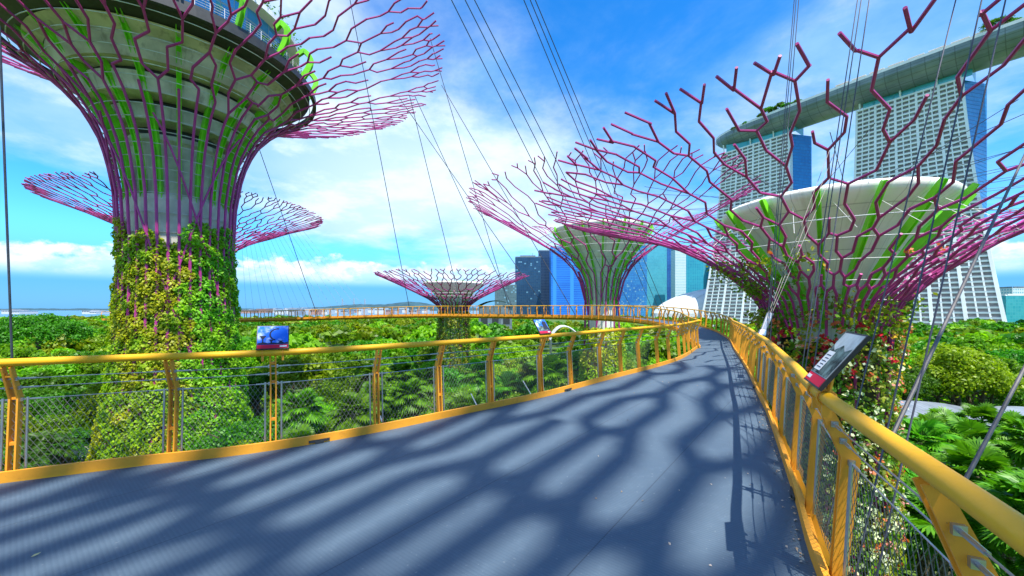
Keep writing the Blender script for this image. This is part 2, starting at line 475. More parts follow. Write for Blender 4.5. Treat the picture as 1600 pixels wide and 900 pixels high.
# the wide landing at the near end
dk2 = [(*INN[k], DZ) for k in range(0, pairs[1][1]+1)]
if len(dk2) >= 2: dk.poly([(*OUT[0], DZ)] + dk2[::-1] if False else [(*OUT[0], DZ-.0005)] + [(p[0], p[1], DZ-.0005) for p in dk2][::-1])
deck = structure(dk.build('walkway_deck', M['deck']))

girder = MB()
cl = np.array([(a+b)/2 for a, b in L])[pairs and 20:]
cl, _ = resample(cl, step=1.0)
girder.tube([(p[0], p[1], z_at(p)-.30) for p in cl], .15, 10)
for k, (a, b) in enumerate(L[24::8]):
    za = z_at(a)
    girder.tube([(*a, za-.14), (*((a+b)/2), za-.3), (*b, z_at(b)-.14)], .05, 6)
structure(girder.build('walkway_girder', M['orange']))

def post_mesh(twin=.028, short=False):
    """twin bent flat plates; local x runs along the rail, y points outward, z = 0 is the deck"""
    b = MB()
    cl = [(.0, 1.13), (.135, .80), (.075, .0), (.10, -.12), (.26, -.42), (.25, -.62), (.02, -.92)]
    wd = [.03, .045, .036, .042, .05, .045, .04]
    if short: cl[4:] = []; cl[3] = (.09, -.22); wd[4:] = []
    P = np.array(cl); T = np.gradient(P, axis=0); T = unit(T); N = np.stack([-T[:, 1], T[:, 0]], 1)
    Lp = P + N*np.array(wd)[:, None]; Rp = P - N*np.array(wd)[:, None]
    ol = [tuple(p) for p in Lp] + [tuple(p) for p in Rp[::-1]]
    for x in (-twin, twin):
        # outline as quads strip extruded
        for k in range(len(P)-1):
            b.prism([tuple(Lp[k]), tuple(Lp[k+1]), tuple(Rp[k+1]), tuple(Rp[k])], .014, (x, 0, 0), (0, 1, 0), (0, 0, 1), (1, 0, 0))
    for (u, z) in ((.10, .35), (.135, .80), (.08, .04), (.04, 1.04)):
        b.box((0, u, z), (2*twin, .04, .03))
    nf = len(b.f)
    for z, u in ((.78, .135), (.905, .095), (1.0, .055)):
        for x in (-twin-.015, twin+.015): b.box((x, u, z), (.02, .034, .034))
    me = bpy.data.meshes.new('post'); me.from_pydata(b.v, [], b.f); me.materials.append(M['orange']); me.materials.append(M['steel'])
    for k in range(nf, len(b.f)): me.polygons[k].material_index = 1
    return me
POST = post_mesh(); POST_SHORT = post_mesh(short=True)
def edge_rod_mesh():
    b = MB()
    for x in (-.085, .085):
        b.tube([(x, .09, .03), (x, .125, .80)], .011, 8)
    for z, u in ((.78, .135), (.905, .095), (1.0, .055)):
        b.tube([(-.18, u, z), (.18, u, z)], .009, 6)
    me = bpy.data.meshes.new('edge_rod'); me.from_pydata(b.v, [], b.f); me.materials.append(M['steel'])
    return me
ROD = edge_rod_mesh()
def railing(name, P, side, label, first_offset, rods_until, net_until, spacing=1.1, near_first=None):
    """side = +1: outward is to the right of the way the line runs"""
    root = empty(name, (float(P[0][0]), float(P[0][1]), DZ)); tag(root, label, 'railing')
    o0 = np.array((P[0][0], P[0][1], DZ))
    P = np.array(P); s = arc(P)
    T = unit(np.gradient(P, axis=0)); O = np.stack([T[:, 1], -T[:, 0]], 1)*side
    def pt(i, u, z): return np.array((P[i, 0]+O[i, 0]*u, P[i, 1]+O[i, 1]*u, z_at(P[i])+z)) - o0
    idx = range(0, len(P), 1)
    rail = MB(); rail.tube([pt(i, 0.0, 1.17) for i in idx], .039, 14); rail.build('handrail', M['yellow'], root, True)
    k = MB()
    for i in list(idx)[:-1]:
        a, b = i, i+1
        q = [(-.012, -.02), (.022, -.02), (.022, .105), (-.012, .105)]
        A = [pt(a, u, z) for u, z in q]; B = [pt(b, u, z) for u, z in q]
        for m in range(4): k.quad(A[m], A[(m+1) % 4], B[(m+1) % 4], B[m])
        # edge beam below the deck
        q = [(.03, -.18), (.07, -.18), (.07, .0), (.03, .0)]
        A = [pt(a, u, z) for u, z in q]; B = [pt(b, u, z) for u, z in q]
        for m in range(4): k.quad(A[m], A[(m+1) % 4], B[(m+1) % 4], B[m])
    k.build('kerb', M['orange'], root)
    # dark boxes standing in for the notches along the foot of the kerb
    for q in (3.9, 9.6, 15.1, 19.8):
        i = int(np.searchsorted(s, q)); i = min(i, len(P)-2)
        br = MB(); br.box(pt(i, -.022, .035), (.24, .012, .03), (*T[i], 0))
        br.box(pt(i, -.03, .02), (.10, .02, .03), (*T[i], 0))
        br.build('kerb_dark_notch', M['dark'], root)
    # three wire ropes above the net
    for z, u in ((.78, .135), (.905, .095), (1.0, .055)):
        wv = MB(); lim = np.searchsorted(s, 42)
        wv.tube([pt(i, u, z) for i in range(0, lim)], .0042, 5); wv.build('wire_rope', M['steel'], root)
    # diamond net of thin wire
    nb = MB(); cell = .052; z0, z1 = .06, .78
    lim = min(net_until, s[-1]-1)
    def net_pt(q, z):
        i = min(np.searchsorted(s, q), len(P)-1); j = max(i-1, 0)
        f = 0 if s[i] == s[j] else (q-s[j])/(s[i]-s[j])
        c = P[j]*(1-f)+P[i]*f; o_ = O[j]*(1-f)+O[i]*f
        u = .09 + .045*(z-z0)/(z1-z0)
        return np.array((c[0]+o_[0]*u, c[1]+o_[1]*u, z_at(c)+z))-o0
    run = (z1-z0)*.62
    for q in np.arange(first_offset-1.2, lim, cell):
        for dq in (run, -run):
            a = max(q if dq > 0 else q-dq, 0.0)
            p0 = net_pt(max(q if dq > 0 else q+run, 0), z0); p1 = net_pt(max(q+run if dq > 0 else q, 0), z1)
            nb.tube([p0, p1], .0019, 3, cap=False)
    nb.build('net', M['wire'], root)
    # posts
    qs = np.arange(first_offset, s[-1], spacing)
    near = []
    for q in qs:
        i = min(int(np.searchsorted(s, q)), len(P)-1)
        near.append((i, q))
    vis = [x for x in near]
    for m_, (i, q) in enumerate(vis[:100]):
        p = bpy.data.objects.new('post', POST if q < 12 else POST_SHORT); COL.objects.link(p); p.parent = root
        ang = math.atan2(T[i, 1], T[i, 0])
        p.location = pt(i, 0.0, 0.0)
        if side > 0: p.rotation_euler = (0, 0, ang + math.pi)
        else: p.rotation_euler = (0, 0, ang)
        if q < rods_until:
            r_ = bpy.data.objects.new('edge_rod', ROD); COL.objects.link(r_); r_.parent = p
    rest = vis[100:]
    if rest:
        b = MB()
        for i, q in rest:
            for u0, zA, u1, zB in ((.0, 1.13, .135, .8), (.135, .8, .075, 0)):
                b.tube([pt(i, u0, zA), pt(i, u1, zB)], .05, 4)
        tag(b.build('far_post', M['orange'], root), kind='stuff')
    return root
railing('walkway_railing', INN, -1, 'yellow and orange railing along the inner left edge of the walkway', .35, 22, 24)
railing('walkway_railing', OUT, 1, 'yellow and orange railing along the outer right edge of the walkway', .55, 16, 16)

# ---------------------------------------------------------------- information panels on the handrail
def mat_sign_sky():
    m, t = new_mat('printed_sky')
    co = t.n('ShaderNodeTexCoord').outputs['Object']
    nz = t.noise(co, 5.0, 6, .6)
    out(t, principled(t, **{'Base Color': t.mix(t.ss(nz, .47, .66), (.02, .16, .75, 1), (.62, .72, .82, 1)), 'Roughness': .7, 'Specular IOR Level': .15}).outputs[0])
    return m
M['sign_sky'] = mat_sign_sky()
M['sign_pale'] = mat_plain('printed_pale_sky', (.50, .56, .58), .7, spec=.15, var=.12, scale=6)
M['sign_dark'] = mat_plain('printed_silhouette', (.03, .035, .06), .7, spec=.15)
M['sign_green'] = mat_plain('printed_garden', (.13, .19, .18), .7, spec=.15, var=.5, scale=12)
M['print_white'] = mat_plain('printed_white', (.75, .75, .76), .7, spec=.15, var=.03)

def info_panel(p, tang, outward, label, variant, size=.8):
    root = empty('info_panel', p); tag(root, label, 'sign', 'information panels on the handrail')
    ux = np.array((*tang, 0.0)); o_ = np.array((*outward, 0.0))
    tl = R(35); uy = o_*math.sin(tl) + np.array((0, 0, 1.0))*math.cos(tl); un = np.cross(ux, uy)
    if un @ o_ > 0: un = -un
    W, H = .42, .41; root.scale = (size, size, size)
    org = o_*(-.05) + np.array((0, 0, .055))
    b = MB(); b.prism([(-W/2, 0), (W/2, 0), (W/2, H), (-W/2, H)], .022, org, ux, uy, un)
    b.build('panel_board', M['black'], root)
    def layer(name, pts, mat, k): 
        q = MB(); q.prism(pts, .002, org + un*(.0125 + .0012*k), ux, uy, un); q.build(name, mat, root)
    e = .012
    layer('printed_picture', [(-W/2+e, .075), (W/2-e, .075), (W/2-e, H-e), (-W/2+e, H-e)], M['sign_pale'] if variant == 2 else M['sign_sky'], 0)
    layer('red_strip', [(-W/2+e, e), (W/2-e, e), (W/2-e, .073), (-W/2+e, .073)], M['red'], 0)
    s = MB(); on = org + un*.0152
    flip = 1 if ux[0] > 0 else -1
    if variant == 0:
        # dark curved walkway and tree silhouettes over the sky
        arcp = [(.10*math.cos(a)+.06, .10*math.sin(a)+.25) for a in np.linspace(1.4, 4.4, 18)]
        for (x0, y0), (x1, y1) in zip(arcp, arcp[1:]):
            d = np.array((x1-x0, y1-y0)); d = d/np.linalg.norm(d); nn = np.array((-d[1], d[0]))*.010
            s.prism([(x0-nn[0], y0-nn[1]), (x1-nn[0], y1-nn[1]), (x1+nn[0], y1+nn[1]), (x0+nn[0], y0+nn[1])], .0015, on, ux*flip, uy, un)
        for cx, w_, h_ in ((-.13, .09, .15), (-.02, .06, .08), (.10, .07, .06)):
            s.prism([(cx-.008, .078), (cx+.008, .078), (cx+.008, .078+h_*.6), (cx+w_/2, .078+h_), (cx-w_/2, .078+h_), (cx-.008, .078+h_*.6)], .0014, on, ux*flip, uy, un)
        s.prism([(-.195, .078), (.195, .078), (.195, .115), (.15, .10), (.11, .125), (.06, .098), (0, .11), (-.06, .095), (-.12, .118), (-.195, .10)], .0012, on, ux*flip, uy, un)
        s.build('silhouette_print', M['sign_dark'], root)
    elif variant == 1:
        s.prism([(-.19, .08), (.19, .08), (.19, .20), (.12, .23), (.05, .17), (-.05, .24), (-.19, .18)], .0014, on, ux*flip, uy, un)
        s.build('landscape_print', M['sign_green'], root)
        s2 = MB(); s2.prism([(.02, .12), (.17, .12), (.17, .33), (.09, .36), (.02, .30)], .0014, on+un*.0016, ux*flip, uy, un)
        s2.build('building_print', M['sign_dark'], root)
    else:
        s.prism([(-.19, .08), (.19, .08), (.19, .30), (.10, .26), (0, .31), (-.10, .27), (-.19, .30)], .0014, on, ux*flip, uy, un)
        s.build('landscape_print', M['sign_green'], root)
        s2 = MB(); s2.prism([(.03, .10), (.17, .10), (.17, .25), (.03, .25)], .0014, on+un*.0016, ux*flip, uy, un)
        s2.build('text_block', M['print_white'], root)
        s3 = MB()
        for r_ in range(5): s3.prism([(.05, .12+r_*.024), (.15-.02*(r_ % 2), .12+r_*.024), (.15-.02*(r_ % 2), .126+r_*.024), (.05, .126+r_*.024)], .0008, on+un*.003, ux*flip, uy, un)
        s3.build('text_line', M['sign_dark'], root)
    layer('logo_patch', [(x*flip, y) for x, y in ((.09, .03), (.18, .03), (.18, .055), (.09, .055))], M['print_white'], 1)
    for x in (-.13, .13):
        k = MB()
        k.box(ux*x + np.array((0, 0, .0)) - o_*.0 + np.array((0, 0, -.075)), (.03, .05, .09), ux)
        k.tube([ux*x + np.array((0, 0, -.03)), ux*x + org + uy*.12 - un*.012], .014, 6)
        a = np.linspace(0, 2*math.pi, 12, endpoint=False)
        k.tube([ux*x + o_*(.05*math.cos(q)) + np.array((0, 0, .05*math.sin(q))) for q in a], .008, 5, closed=True)
        k.build('bracket', M['orange'], root)
    return root

def on_line(P, side, px):
    """the point of a railing line seen at a picture column, nearest first"""
    T = unit(np.gradient(P, axis=0))
    for i in range(len(P)-1):
        if P[i, 1] < .5: continue
        a = 800+F*P[i, 0]/P[i, 1]; b = 800+F*P[i+1, 0]/P[i+1, 1]
        if (a-px)*(b-px) <= 0:
            o_ = np.array((T[i, 1], -T[i, 0]))*side
            return i, P[i], T[i], o_
i, p, t_, o_ = on_line(INN, -1, 427)
info_panel((p[0], p[1], z_at(p)+1.17), t_, o_, 'information panel with curved silhouettes on blue sky, facing the viewer from the left rail', 0)
i, p, t_, o_ = on_line(INN, -1, 856)
info_panel((p[0], p[1], z_at(p)+1.17), t_, o_, 'small slanted information panel on the left rail, in front of the green wood', 1)
i, p, t_, o_ = on_line(OUT, 1, 1274)
info_panel((p[0], p[1], z_at(p)+1.17), t_, o_, 'information panel seen edge-on, leaning out over the right rail', 2, .96)

# ---------------------------------------------------------------- supertrees
def prof_fn(prof):
    P = np.array(prof, float); s = np.r_[0, np.cumsum(np.linalg.norm(np.diff(P, axis=0), axis=1))]; s /= s[-1]
    C = P
    def fn(u): return np.interp(u, s, C[:, 0]), np.interp(u, s, C[:, 1])
    return fn

def cover_leaves(prof, n, size, seed, bulge=.35, thmask=None, aspect=.6):
    """leaf blades clothing a surface of revolution"""
    rng = np.random.default_rng(seed); f = prof_fn(prof)
    u = rng.random(n); th = rng.random(n)*2*math.pi
    r, z = f(u)
    lump = (np.sin(th*7+z*1.3)+np.sin(th*13-z*2.1+1)+np.sin(th*4+z*.7+2)+np.sin(z*3.3+th*9))*.25
    r = r + bulge*(lump*.6 + rng.random(n)*.9 - .2)
    P = np.stack([r*np.cos(th), r*np.sin(th), z], 1)
    N = np.stack([np.cos(th), np.sin(th), np.full(n, .55)], 1) + rng.normal(size=(n, 3))*.45
    return leaf_quads(P, unit(N), size, rng, aspect)

def supertree(name, xy, base, trunk, flare, n, rods, seed, label, u_start=.16, wmax=2.6, doubles=1, keep=.66, drop=.05,
              braces=6, mat='magenta', group=None, sides=6, ld=.55, lr=(.65, 1.35), push=0.0, long=.9, every=1):
    """trunk: [(r, z)...] of the steel rods, flare: [(r, z)...] from trunk head to rim. Above u_start the rods fork into an
    open honeycomb of straight pieces: radial pieces, each ending in a fork whose arms may or may not meet the neighbour's"""
    rnd = random.Random(seed)
    root = empty(name, (xy[0], xy[1], base)); tag(root, label, 'supertree', group)
    ff = prof_fn(flare)
    FL = np.array(flare, float); S = float(np.linalg.norm(np.diff(FL, axis=0), axis=1).sum())
    w0 = 2*math.pi/n; r0, r1 = rods
    mbs = [MB() for _ in range(n)]
    def rad(u): return r0 + (r1-r0)*min(1, u*1.2)
    def pos(th, u):
        r, z = ff(min(u, 1.0))
        if u > 1: r += (u-1)*S*.9; z += (u-1)*S*.3
        return (r*math.cos(th), r*math.sin(th), z-base)
    def piece(i, th, u, th1, u1, k=1):
        us = np.linspace(u, u1, k+1); ths = np.linspace(th, th1, k+1)
        mbs[i].tube([pos(p, q) for p, q in zip(ths, us)], [rad(q) for q in us], sides)
    for k in range(n):
        th = k*w0
        if trunk and k % every == 0: mbs[k].tube([((r+push)*math.cos(th), (r+push)*math.sin(th), z-base) for r, z in trunk[:-1]] + [(trunk[-1][0]*math.cos(th), trunk[-1][0]*math.sin(th), trunk[-1][1]-base)], r0, sides)
    K = n; u = u_start; starts = [(k*w0, 0.0, k) for k in range(n)]; odd = 0; nd = 0; first = True
    while True:
        w = 2*math.pi/K; r, _z = ff(min(u, 1)); cw = w*r
        L = cw*long*rnd.uniform(.9, 1.1)/S
        last = u + 1.4*L >= 1.0
        ends = []
        for st in starts:
            if st is None: ends.append(None); continue
            th, us_, id_ = st
            ue = u_start*rnd.uniform(.8, 1.1) if first else us_ + L*rnd.uniform(*lr)
            if last: ue = us_ + (1-us_)*rnd.uniform(.30, .95)
            t2 = th + (0 if first else rnd.uniform(-.05, .05)*w)
            piece(id_, th, us_, t2, ue, 6 if first else (2 if ue < .35 else 1)); ends.append((t2, ue, id_))
        if last:
            for e in ends:
                if e is None: continue
                for sg in (-1, 1):
                    if rnd.random() < .6: piece(e[2], e[0], e[1], e[0]+sg*w*rnd.uniform(.22, .42), e[1]+cw*ld*rnd.uniform(.7, 1.4)/S)
            break
        un = max(e[1] for e in ends if e)*.25 + .75*np.mean([e[1] for e in ends if e]) + cw*ld/S
        if nd < doubles and cw > wmax:
            nxt = []
            for e in ends:
                for sg in (-1, 1):
                    if e is None or rnd.random() < drop: nxt.append(None); continue
                    c = (e[0]+sg*w*.25*rnd.uniform(.85, 1.15), max(e[1]+.3*cw*ld/S, un + rnd.uniform(-.2, .2)*cw*ld/S), e[2]); piece(e[2], e[0], e[1], c[0], c[1]); nxt.append(c)
            starts = nxt; K *= 2; nd += 1; odd = 0
        else:
            m = len(ends); nxt = []
            for k in range(m):       # the child between end k and end k+1
                pa = [e for e in (ends[k], ends[(k+1) % m])]
                c = ((ends[k][0] if ends[k] else ends[(k+1) % m][0]-w if ends[(k+1) % m] else None))
                if c is None or rnd.random() < drop*.5: nxt.append(None); continue
                b_ = ends[(k+1) % m][0] if ends[(k+1) % m] else c + w
                if b_ < c - math.pi: b_ += 2*math.pi
                if b_ > c + math.pi: b_ -= 2*math.pi
                node = ((c+b_)/2 + rnd.uniform(-.08, .08)*w, un + rnd.uniform(-.22, .22)*cw*ld/S)
                use = [i for i in (0, 1) if pa[i] and rnd.random() < keep]
                if not use:
                    ok = [i for i in (0, 1) if pa[i]]
                    use = [rnd.choice(ok)]
                for i in use:
                    e = pa[i]; t0 = c if i == 0 else b_
                    piece(e[2], t0, e[1], node[0], max(node[1], e[1]+.2*cw*ld/S))
                nxt.append((node[0], node[1], pa[use[0]][2]))
            starts = nxt
        u = un; first = False
    for mb in mbs: mb.build('branch', M[mat], root)
    if trunk and braces:
        f2 = prof_fn([(r+push, z) for r, z in trunk] + list(flare)[1:4])
        for k in range(braces):
            mb = MB(); th0 = 2*math.pi*k/braces + .3; sg = 1 if k % 2 else -1
            pts = []
            for q in np.linspace(.35, .98, 18):
                r, z = f2(q); a_ = th0 + sg*2.3*(q-.35); pts.append(((r+.05)*math.cos(a_), (r+.05)*math.sin(a_), z-base))
            mb.tube(pts, r0*.72, sides); mb.build('diagonal_brace', M[mat], root)
    return root, ff

def hoops(root, base, ff, us, r=.03, dr=-.25, mat='hoop'):
    for u in us:
        rr, z = ff(u); b = MB()
        b.tube([((rr+dr)*math.cos(a), (rr+dr)*math.sin(a), z-base) for a in np.linspace(0, 2*math.pi, 64, endpoint=False)], r, 5, closed=True)
        b.build('hoop', M[mat], root)

def ribs(root, base, prof, n, width, thick, th0=0.0, curl=True, mat='lime'):
    """tall fins standing radially under the crown; prof: [(r, z)...] of the outer edge"""
    for k in range(n):
        th = 2*math.pi*(k+.5)/n + th0; d = np.array((math.cos(th), math.sin(th), 0)); tg = np.array((-math.sin(th), math.cos(th), 0))
        P = catmull(prof, 5); Tt = unit(np.gradient(P, axis=0)); Nn = np.stack([-Tt[:, 1], Tt[:, 0]], 1)
        k_ = np.linspace(0, 1, len(P)); wd = width*(.75+.5*np.sin(k_*math.pi))
        A = P; B = P + Nn*wd[:, None]
        b = MB()
        for i in range(len(P)-1):
            for sgn in (-1, 1):      # two flanges of the fin
                o = tg*thick*.8*sgn
                q = [A[i], A[i+1], B[i+1], B[i]]
                b.prism([(x, y) for x, y in q], thick*.25, o + np.array((0, 0, -base)), d, (0, 0, 1), tg)
            q = [A[i]+Nn[i]*wd[i]*.4, A[i+1]+Nn[i+1]*wd[i+1]*.4, A[i+1]+Nn[i+1]*wd[i+1]*.6, A[i]+Nn[i]*wd[i]*.6]
            b.prism([(x, y) for x, y in q], thick*1.5, np.array((0, 0, -base)), d, (0, 0, 1), tg)
        b.build('rib', M[mat], root)

def wires(root, base, rin, zin, ff, u, n, r=.012, skip=1):
    b = MB(); rr, z = ff(u)
    for k in range(n):
        a = 2*math.pi*(k+.5)/n; b2 = a + (.12 if k % 2 else -.12)
        b.tube([(rin*math.cos(a), rin*math.sin(a), zin-base), (rr*math.cos(b2), rr*math.sin(b2), z-base)], r, 4)
    return b.build('tension_wire', M['cable'], root)

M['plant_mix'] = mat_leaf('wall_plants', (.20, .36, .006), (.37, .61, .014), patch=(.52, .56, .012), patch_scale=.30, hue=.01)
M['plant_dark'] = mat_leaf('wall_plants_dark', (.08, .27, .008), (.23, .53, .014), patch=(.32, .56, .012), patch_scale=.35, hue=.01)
M['plant_flower'] = mat_leaf('climber_leaves', (.06, .20, .008), (.20, .46, .016), patch=(.42, .48, .03), patch_scale=.8, hue=.01)

# --- the tall tree on the left, with the round building in its crown
AX, AY = -38.9, 45.7
E0 = EZ
A_trunk = [(7.4, 0.0), (6.6, 6.0), (5.6, 14.0), (5.15, E0+2), (5.1, E0+6.6), (5.4, E0+12.2)]
A_flare = [(5.4, E0+12.2), (6.0, E0+16), (6.6, E0+18.2), (7.6, E0+20.4), (8.9, E0+22.3), (11.3, E0+24.6), (14.7, E0+26.8), (19, E0+28.6), (24, E0+30.6), (29.7, E0+32.9)]
tA, fA = supertree('supertree', (AX, AY), 0.0, A_trunk, A_flare, 36, (.145, .09), 11,
                   'tallest magenta supertree on the left, with a round glass building in its crown',
                   u_start=.32, wmax=1.9, doubles=2, drop=.06, braces=7, group='supertrees', push=.04, keep=.58, long=.95, ld=.7)
hoops(tA, 0, fA, np.linspace(.0, .50, 15), .045, -.35)
hoops(tA, 0, prof_fn(A_trunk), (.80, .88, .94), .05, -.3)
ribs(tA, 0, [(4.6, E0+9), (4.9, E0+14), (5.9, E0+18.5), (8.0, E0+22.2), (10.6, E0+25.2), (13.6, E0+28.2), (14.6, E0+30.6), (13.6, E0+31.9), (12.6, E0+31.2)], 18, .55, .22)
b = MB(); b.lathe([(4.2, 0), (4.2, E0+6), (4.1, E0+17.6), (4.5, E0+18.0), (4.5, E0+18.5), (3.7, E0+18.6), (3.7, E0+19.5), (5.7, E0+19.6), (6.0, E0+21.0), (5.6, E0+21.1), (5.6, E0+21.5), (7.5, E0+21.6), (8.1, E0+23.2), (7.6, E0+23.3), (7.6, E0+23.7), (9.4, E0+23.8), (10.2, E0+25.3), (10.2, E0+26.2)], 64)
b.build('concrete_core', M['concrete'], tA, False)
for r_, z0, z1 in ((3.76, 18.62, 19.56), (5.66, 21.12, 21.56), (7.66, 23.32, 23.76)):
    b = MB(); b.lathe([(r_, E0+z0), (r_, E0+z1)], 64); b.build('recess_shade_ring', M['dark'], tA)  # dark rings added to paint the shade inside the bowl's steps
b = MB(); b.lathe([(4.55, E0+6.4), (4.75, E0+7), (4.75, E0+11.6), (4.55, E0+12.2)], 48); b.build('lower_collar', mat_plain('pale_core', (.62, .58, .50), .7, var=.1, scale=.6), tA)
b = MB(); b.lathe([(10.2, E0+25.9), (13.0, E0+26.9), (13.5, E0+27.3), (13.5, E0+28.15), (13.1, E0+28.2), (10.3, E0+28.2), (10.2, E0+25.9)], 72); b.build('terrace_slab', M['dark'], tA)
b = MB(); b.lathe([(10.25, E0+25.6), (11.6, E0+26.25)], 72); b.build('soffit_panel', M['concrete'], tA)
GLA = mat_glass_tower('restaurant_glass', (.02, .16, .34), (.10, .42, .66), (.25, .32, .34), 2.4, 1.7, .06, .12, .3)
b = MB(); b.lathe([(10.6, E0+28.2), (11.2, E0+32.4)], 72); b.build('glass_drum', GLA, tA)
b = MB(); b.lathe([(11.0, E0+32.3), (12.3, E0+32.6), (12.3, E0+33.2), (4, E0+34.2), (.1, E0+34.3)], 72); b.build('drum_roof', M['white'], tA)
b = MB()
for k in range(72):
    a = 2*math.pi*k/72; b.tube([(13.25*math.cos(a), 13.25*math.sin(a), E0+28.15), (13.25*math.cos(a), 13.25*math.sin(a), E0+29.25)], .03, 4)
for z in (28.5, 28.75, 29.0, 29.25):
    b.tube([(13.25*math.cos(a), 13.25*math.sin(a), E0+z) for a in np.linspace(0, 2*math.pi, 72, endpoint=False)], .02, 4, closed=True)
b.build('terrace_railing', M['white'], tA)
b = MB(); b.lathe([(13.9, E0+26.6), (14.3, E0+26.6), (14.3, E0+27.3), (13.9, E0+27.3)], 72, closed=True); b.build('ring_beam', M['dark'], tA)
rng = np.random.default_rng(3)
n_ = 5200; th = rng.random(n_)*2*math.pi; th = th[(np.sin(th*3+.6) > -.2)]; n_ = len(th); rr = rng.uniform(11.4, 13.2, n_)
zz = E0+28.3+rng.random(n_)**1.6*1.5
P = np.stack([rr*np.cos(th), rr*np.sin(th), zz], 1); me = quads_mesh('terrace_plants', leaf_quads(P, unit(rng.normal(size=(n_, 3))+(0, 0, .8)), .32, rng)); link('terrace_plants', me, M['terrace_green'], tA)
rr = rng.uniform(8, 12.6, 2600); th = rng.random(2600)*2*math.pi
P = np.stack([rr*np.cos(th), rr*np.sin(th), E0+33.1+rng.random(2600)*1.5], 1); me = quads_mesh('roof_plants', leaf_quads(P, unit(rng.normal(size=(2600, 3))+(0, 0, .8)), .38, rng)); link('roof_plants', me, M['terrace_green'], tA)
A_cover = [(8.1, .2), (7.0, 6.0), (5.75, 14.0), (5.1, E0+2), (5.0, E0+6.6), (5.05, E0+9.6)]
V = cover_leaves(A_cover, 90000, .34, 21, .58)
# a ragged top edge
zc = V[:, 0, 2]; thc = np.arctan2(V[:, 0, 1], V[:, 0, 0]); lim = E0+8.6+1.3*np.sin(thc*3+2.2)+.9*np.sin(thc*8)
V = V[zc < lim]
# gaps where the steel shows
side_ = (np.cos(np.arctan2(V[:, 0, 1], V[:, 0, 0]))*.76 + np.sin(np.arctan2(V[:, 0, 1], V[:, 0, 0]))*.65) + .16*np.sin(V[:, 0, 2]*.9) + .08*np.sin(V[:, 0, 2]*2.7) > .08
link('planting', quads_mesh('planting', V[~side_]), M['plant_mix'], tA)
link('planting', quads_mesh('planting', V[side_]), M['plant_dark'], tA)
b = MB(); b.lathe([(7.0, 0), (6.2, 6), (5.2, 14), (4.7, E0+2), (4.6, E0+7.5)], 48); b.build('planting_panel', mat_plain('planting_felt', (.05, .045, .02), .9, var=.3), tA)

# --- the near tree on the right
EX, EY = 16.05, 19.95
E_trunk = [(2.35, 0.0), (2.2, 8), (2.25, 16), (2.45, E0-.9)]
E_flare = [(2.45, E0-.9), (2.9, E0+.3), (4.0, E0+1.55), (5.6, E0+2.75), (7.3, E0+3.7), (9.0, E0+4.35), (10.8, E0+4.85), (14.0, E0+5.75)]
tE, fE = supertree('supertree', (EX, EY), 0.0, E_trunk, E_flare, 56, (.064, .040), 8,
                   'near supertree beside the right rail, orange flowers around its white funnel',
                   u_start=.14, wmax=.92, every=4, drop=.07, ld=.85, long=1.25, braces=6, group='supertrees', keep=.56)
hoops(tE, 0, fE, (.02, .10, .18, .27, .36, .45), .022, -.12)
ribs(tE, 0, [(1.75, E0-1.0), (2.0, E0+.5), (2.75, E0+1.75), (3.75, E0+3.1), (4.55, E0+4.15), (4.95, E0+4.7), (5.1, E0+4.95)], 15, .24, .10)
b = MB(); b.lathe([(1.25, 0), (1.25, E0-.6), (1.5, E0+.3), (2.1, E0+1.6), (3.0, E0+3.2), (4.0, E0+4.4), (4.55, E0+4.75), (4.72, E0+5.02), (4.55, E0+5.2), (2, E0+5.3), (.05, E0+5.3)], 64)
b.build('funnel', M['membrane'], tE, True)
for k in range(20):
    a = 2*math.pi*k/20
    r_, z_ = fE(.40); b = MB(); b.tube([(4.4*math.cos(a), 4.4*math.sin(a), E0+4.5), (r_*math.cos(a+.1), r_*math.sin(a+.1), z_)], .009, 4)
    b.build('strut', M['white'], tE)
wires(tE, 0, 4.6, E0+5.1, fE, .80, 40, .010)
E_cover = [(2.6, .2), (2.45, 8), (2.4, 16), (2.5, E0-2.0), (2.7, E0-.9), (2.9, E0+.2)]
V = cover_leaves(E_cover, 24000, .24, 33, .5)
zc = V[:, 0, 2]; thc = np.arctan2(V[:, 0, 1], V[:, 0, 0]); lim = E0-1.2+.45*np.sin(thc*3+1)+.5*np.sin(thc*7+.4)
V = V[zc < lim]
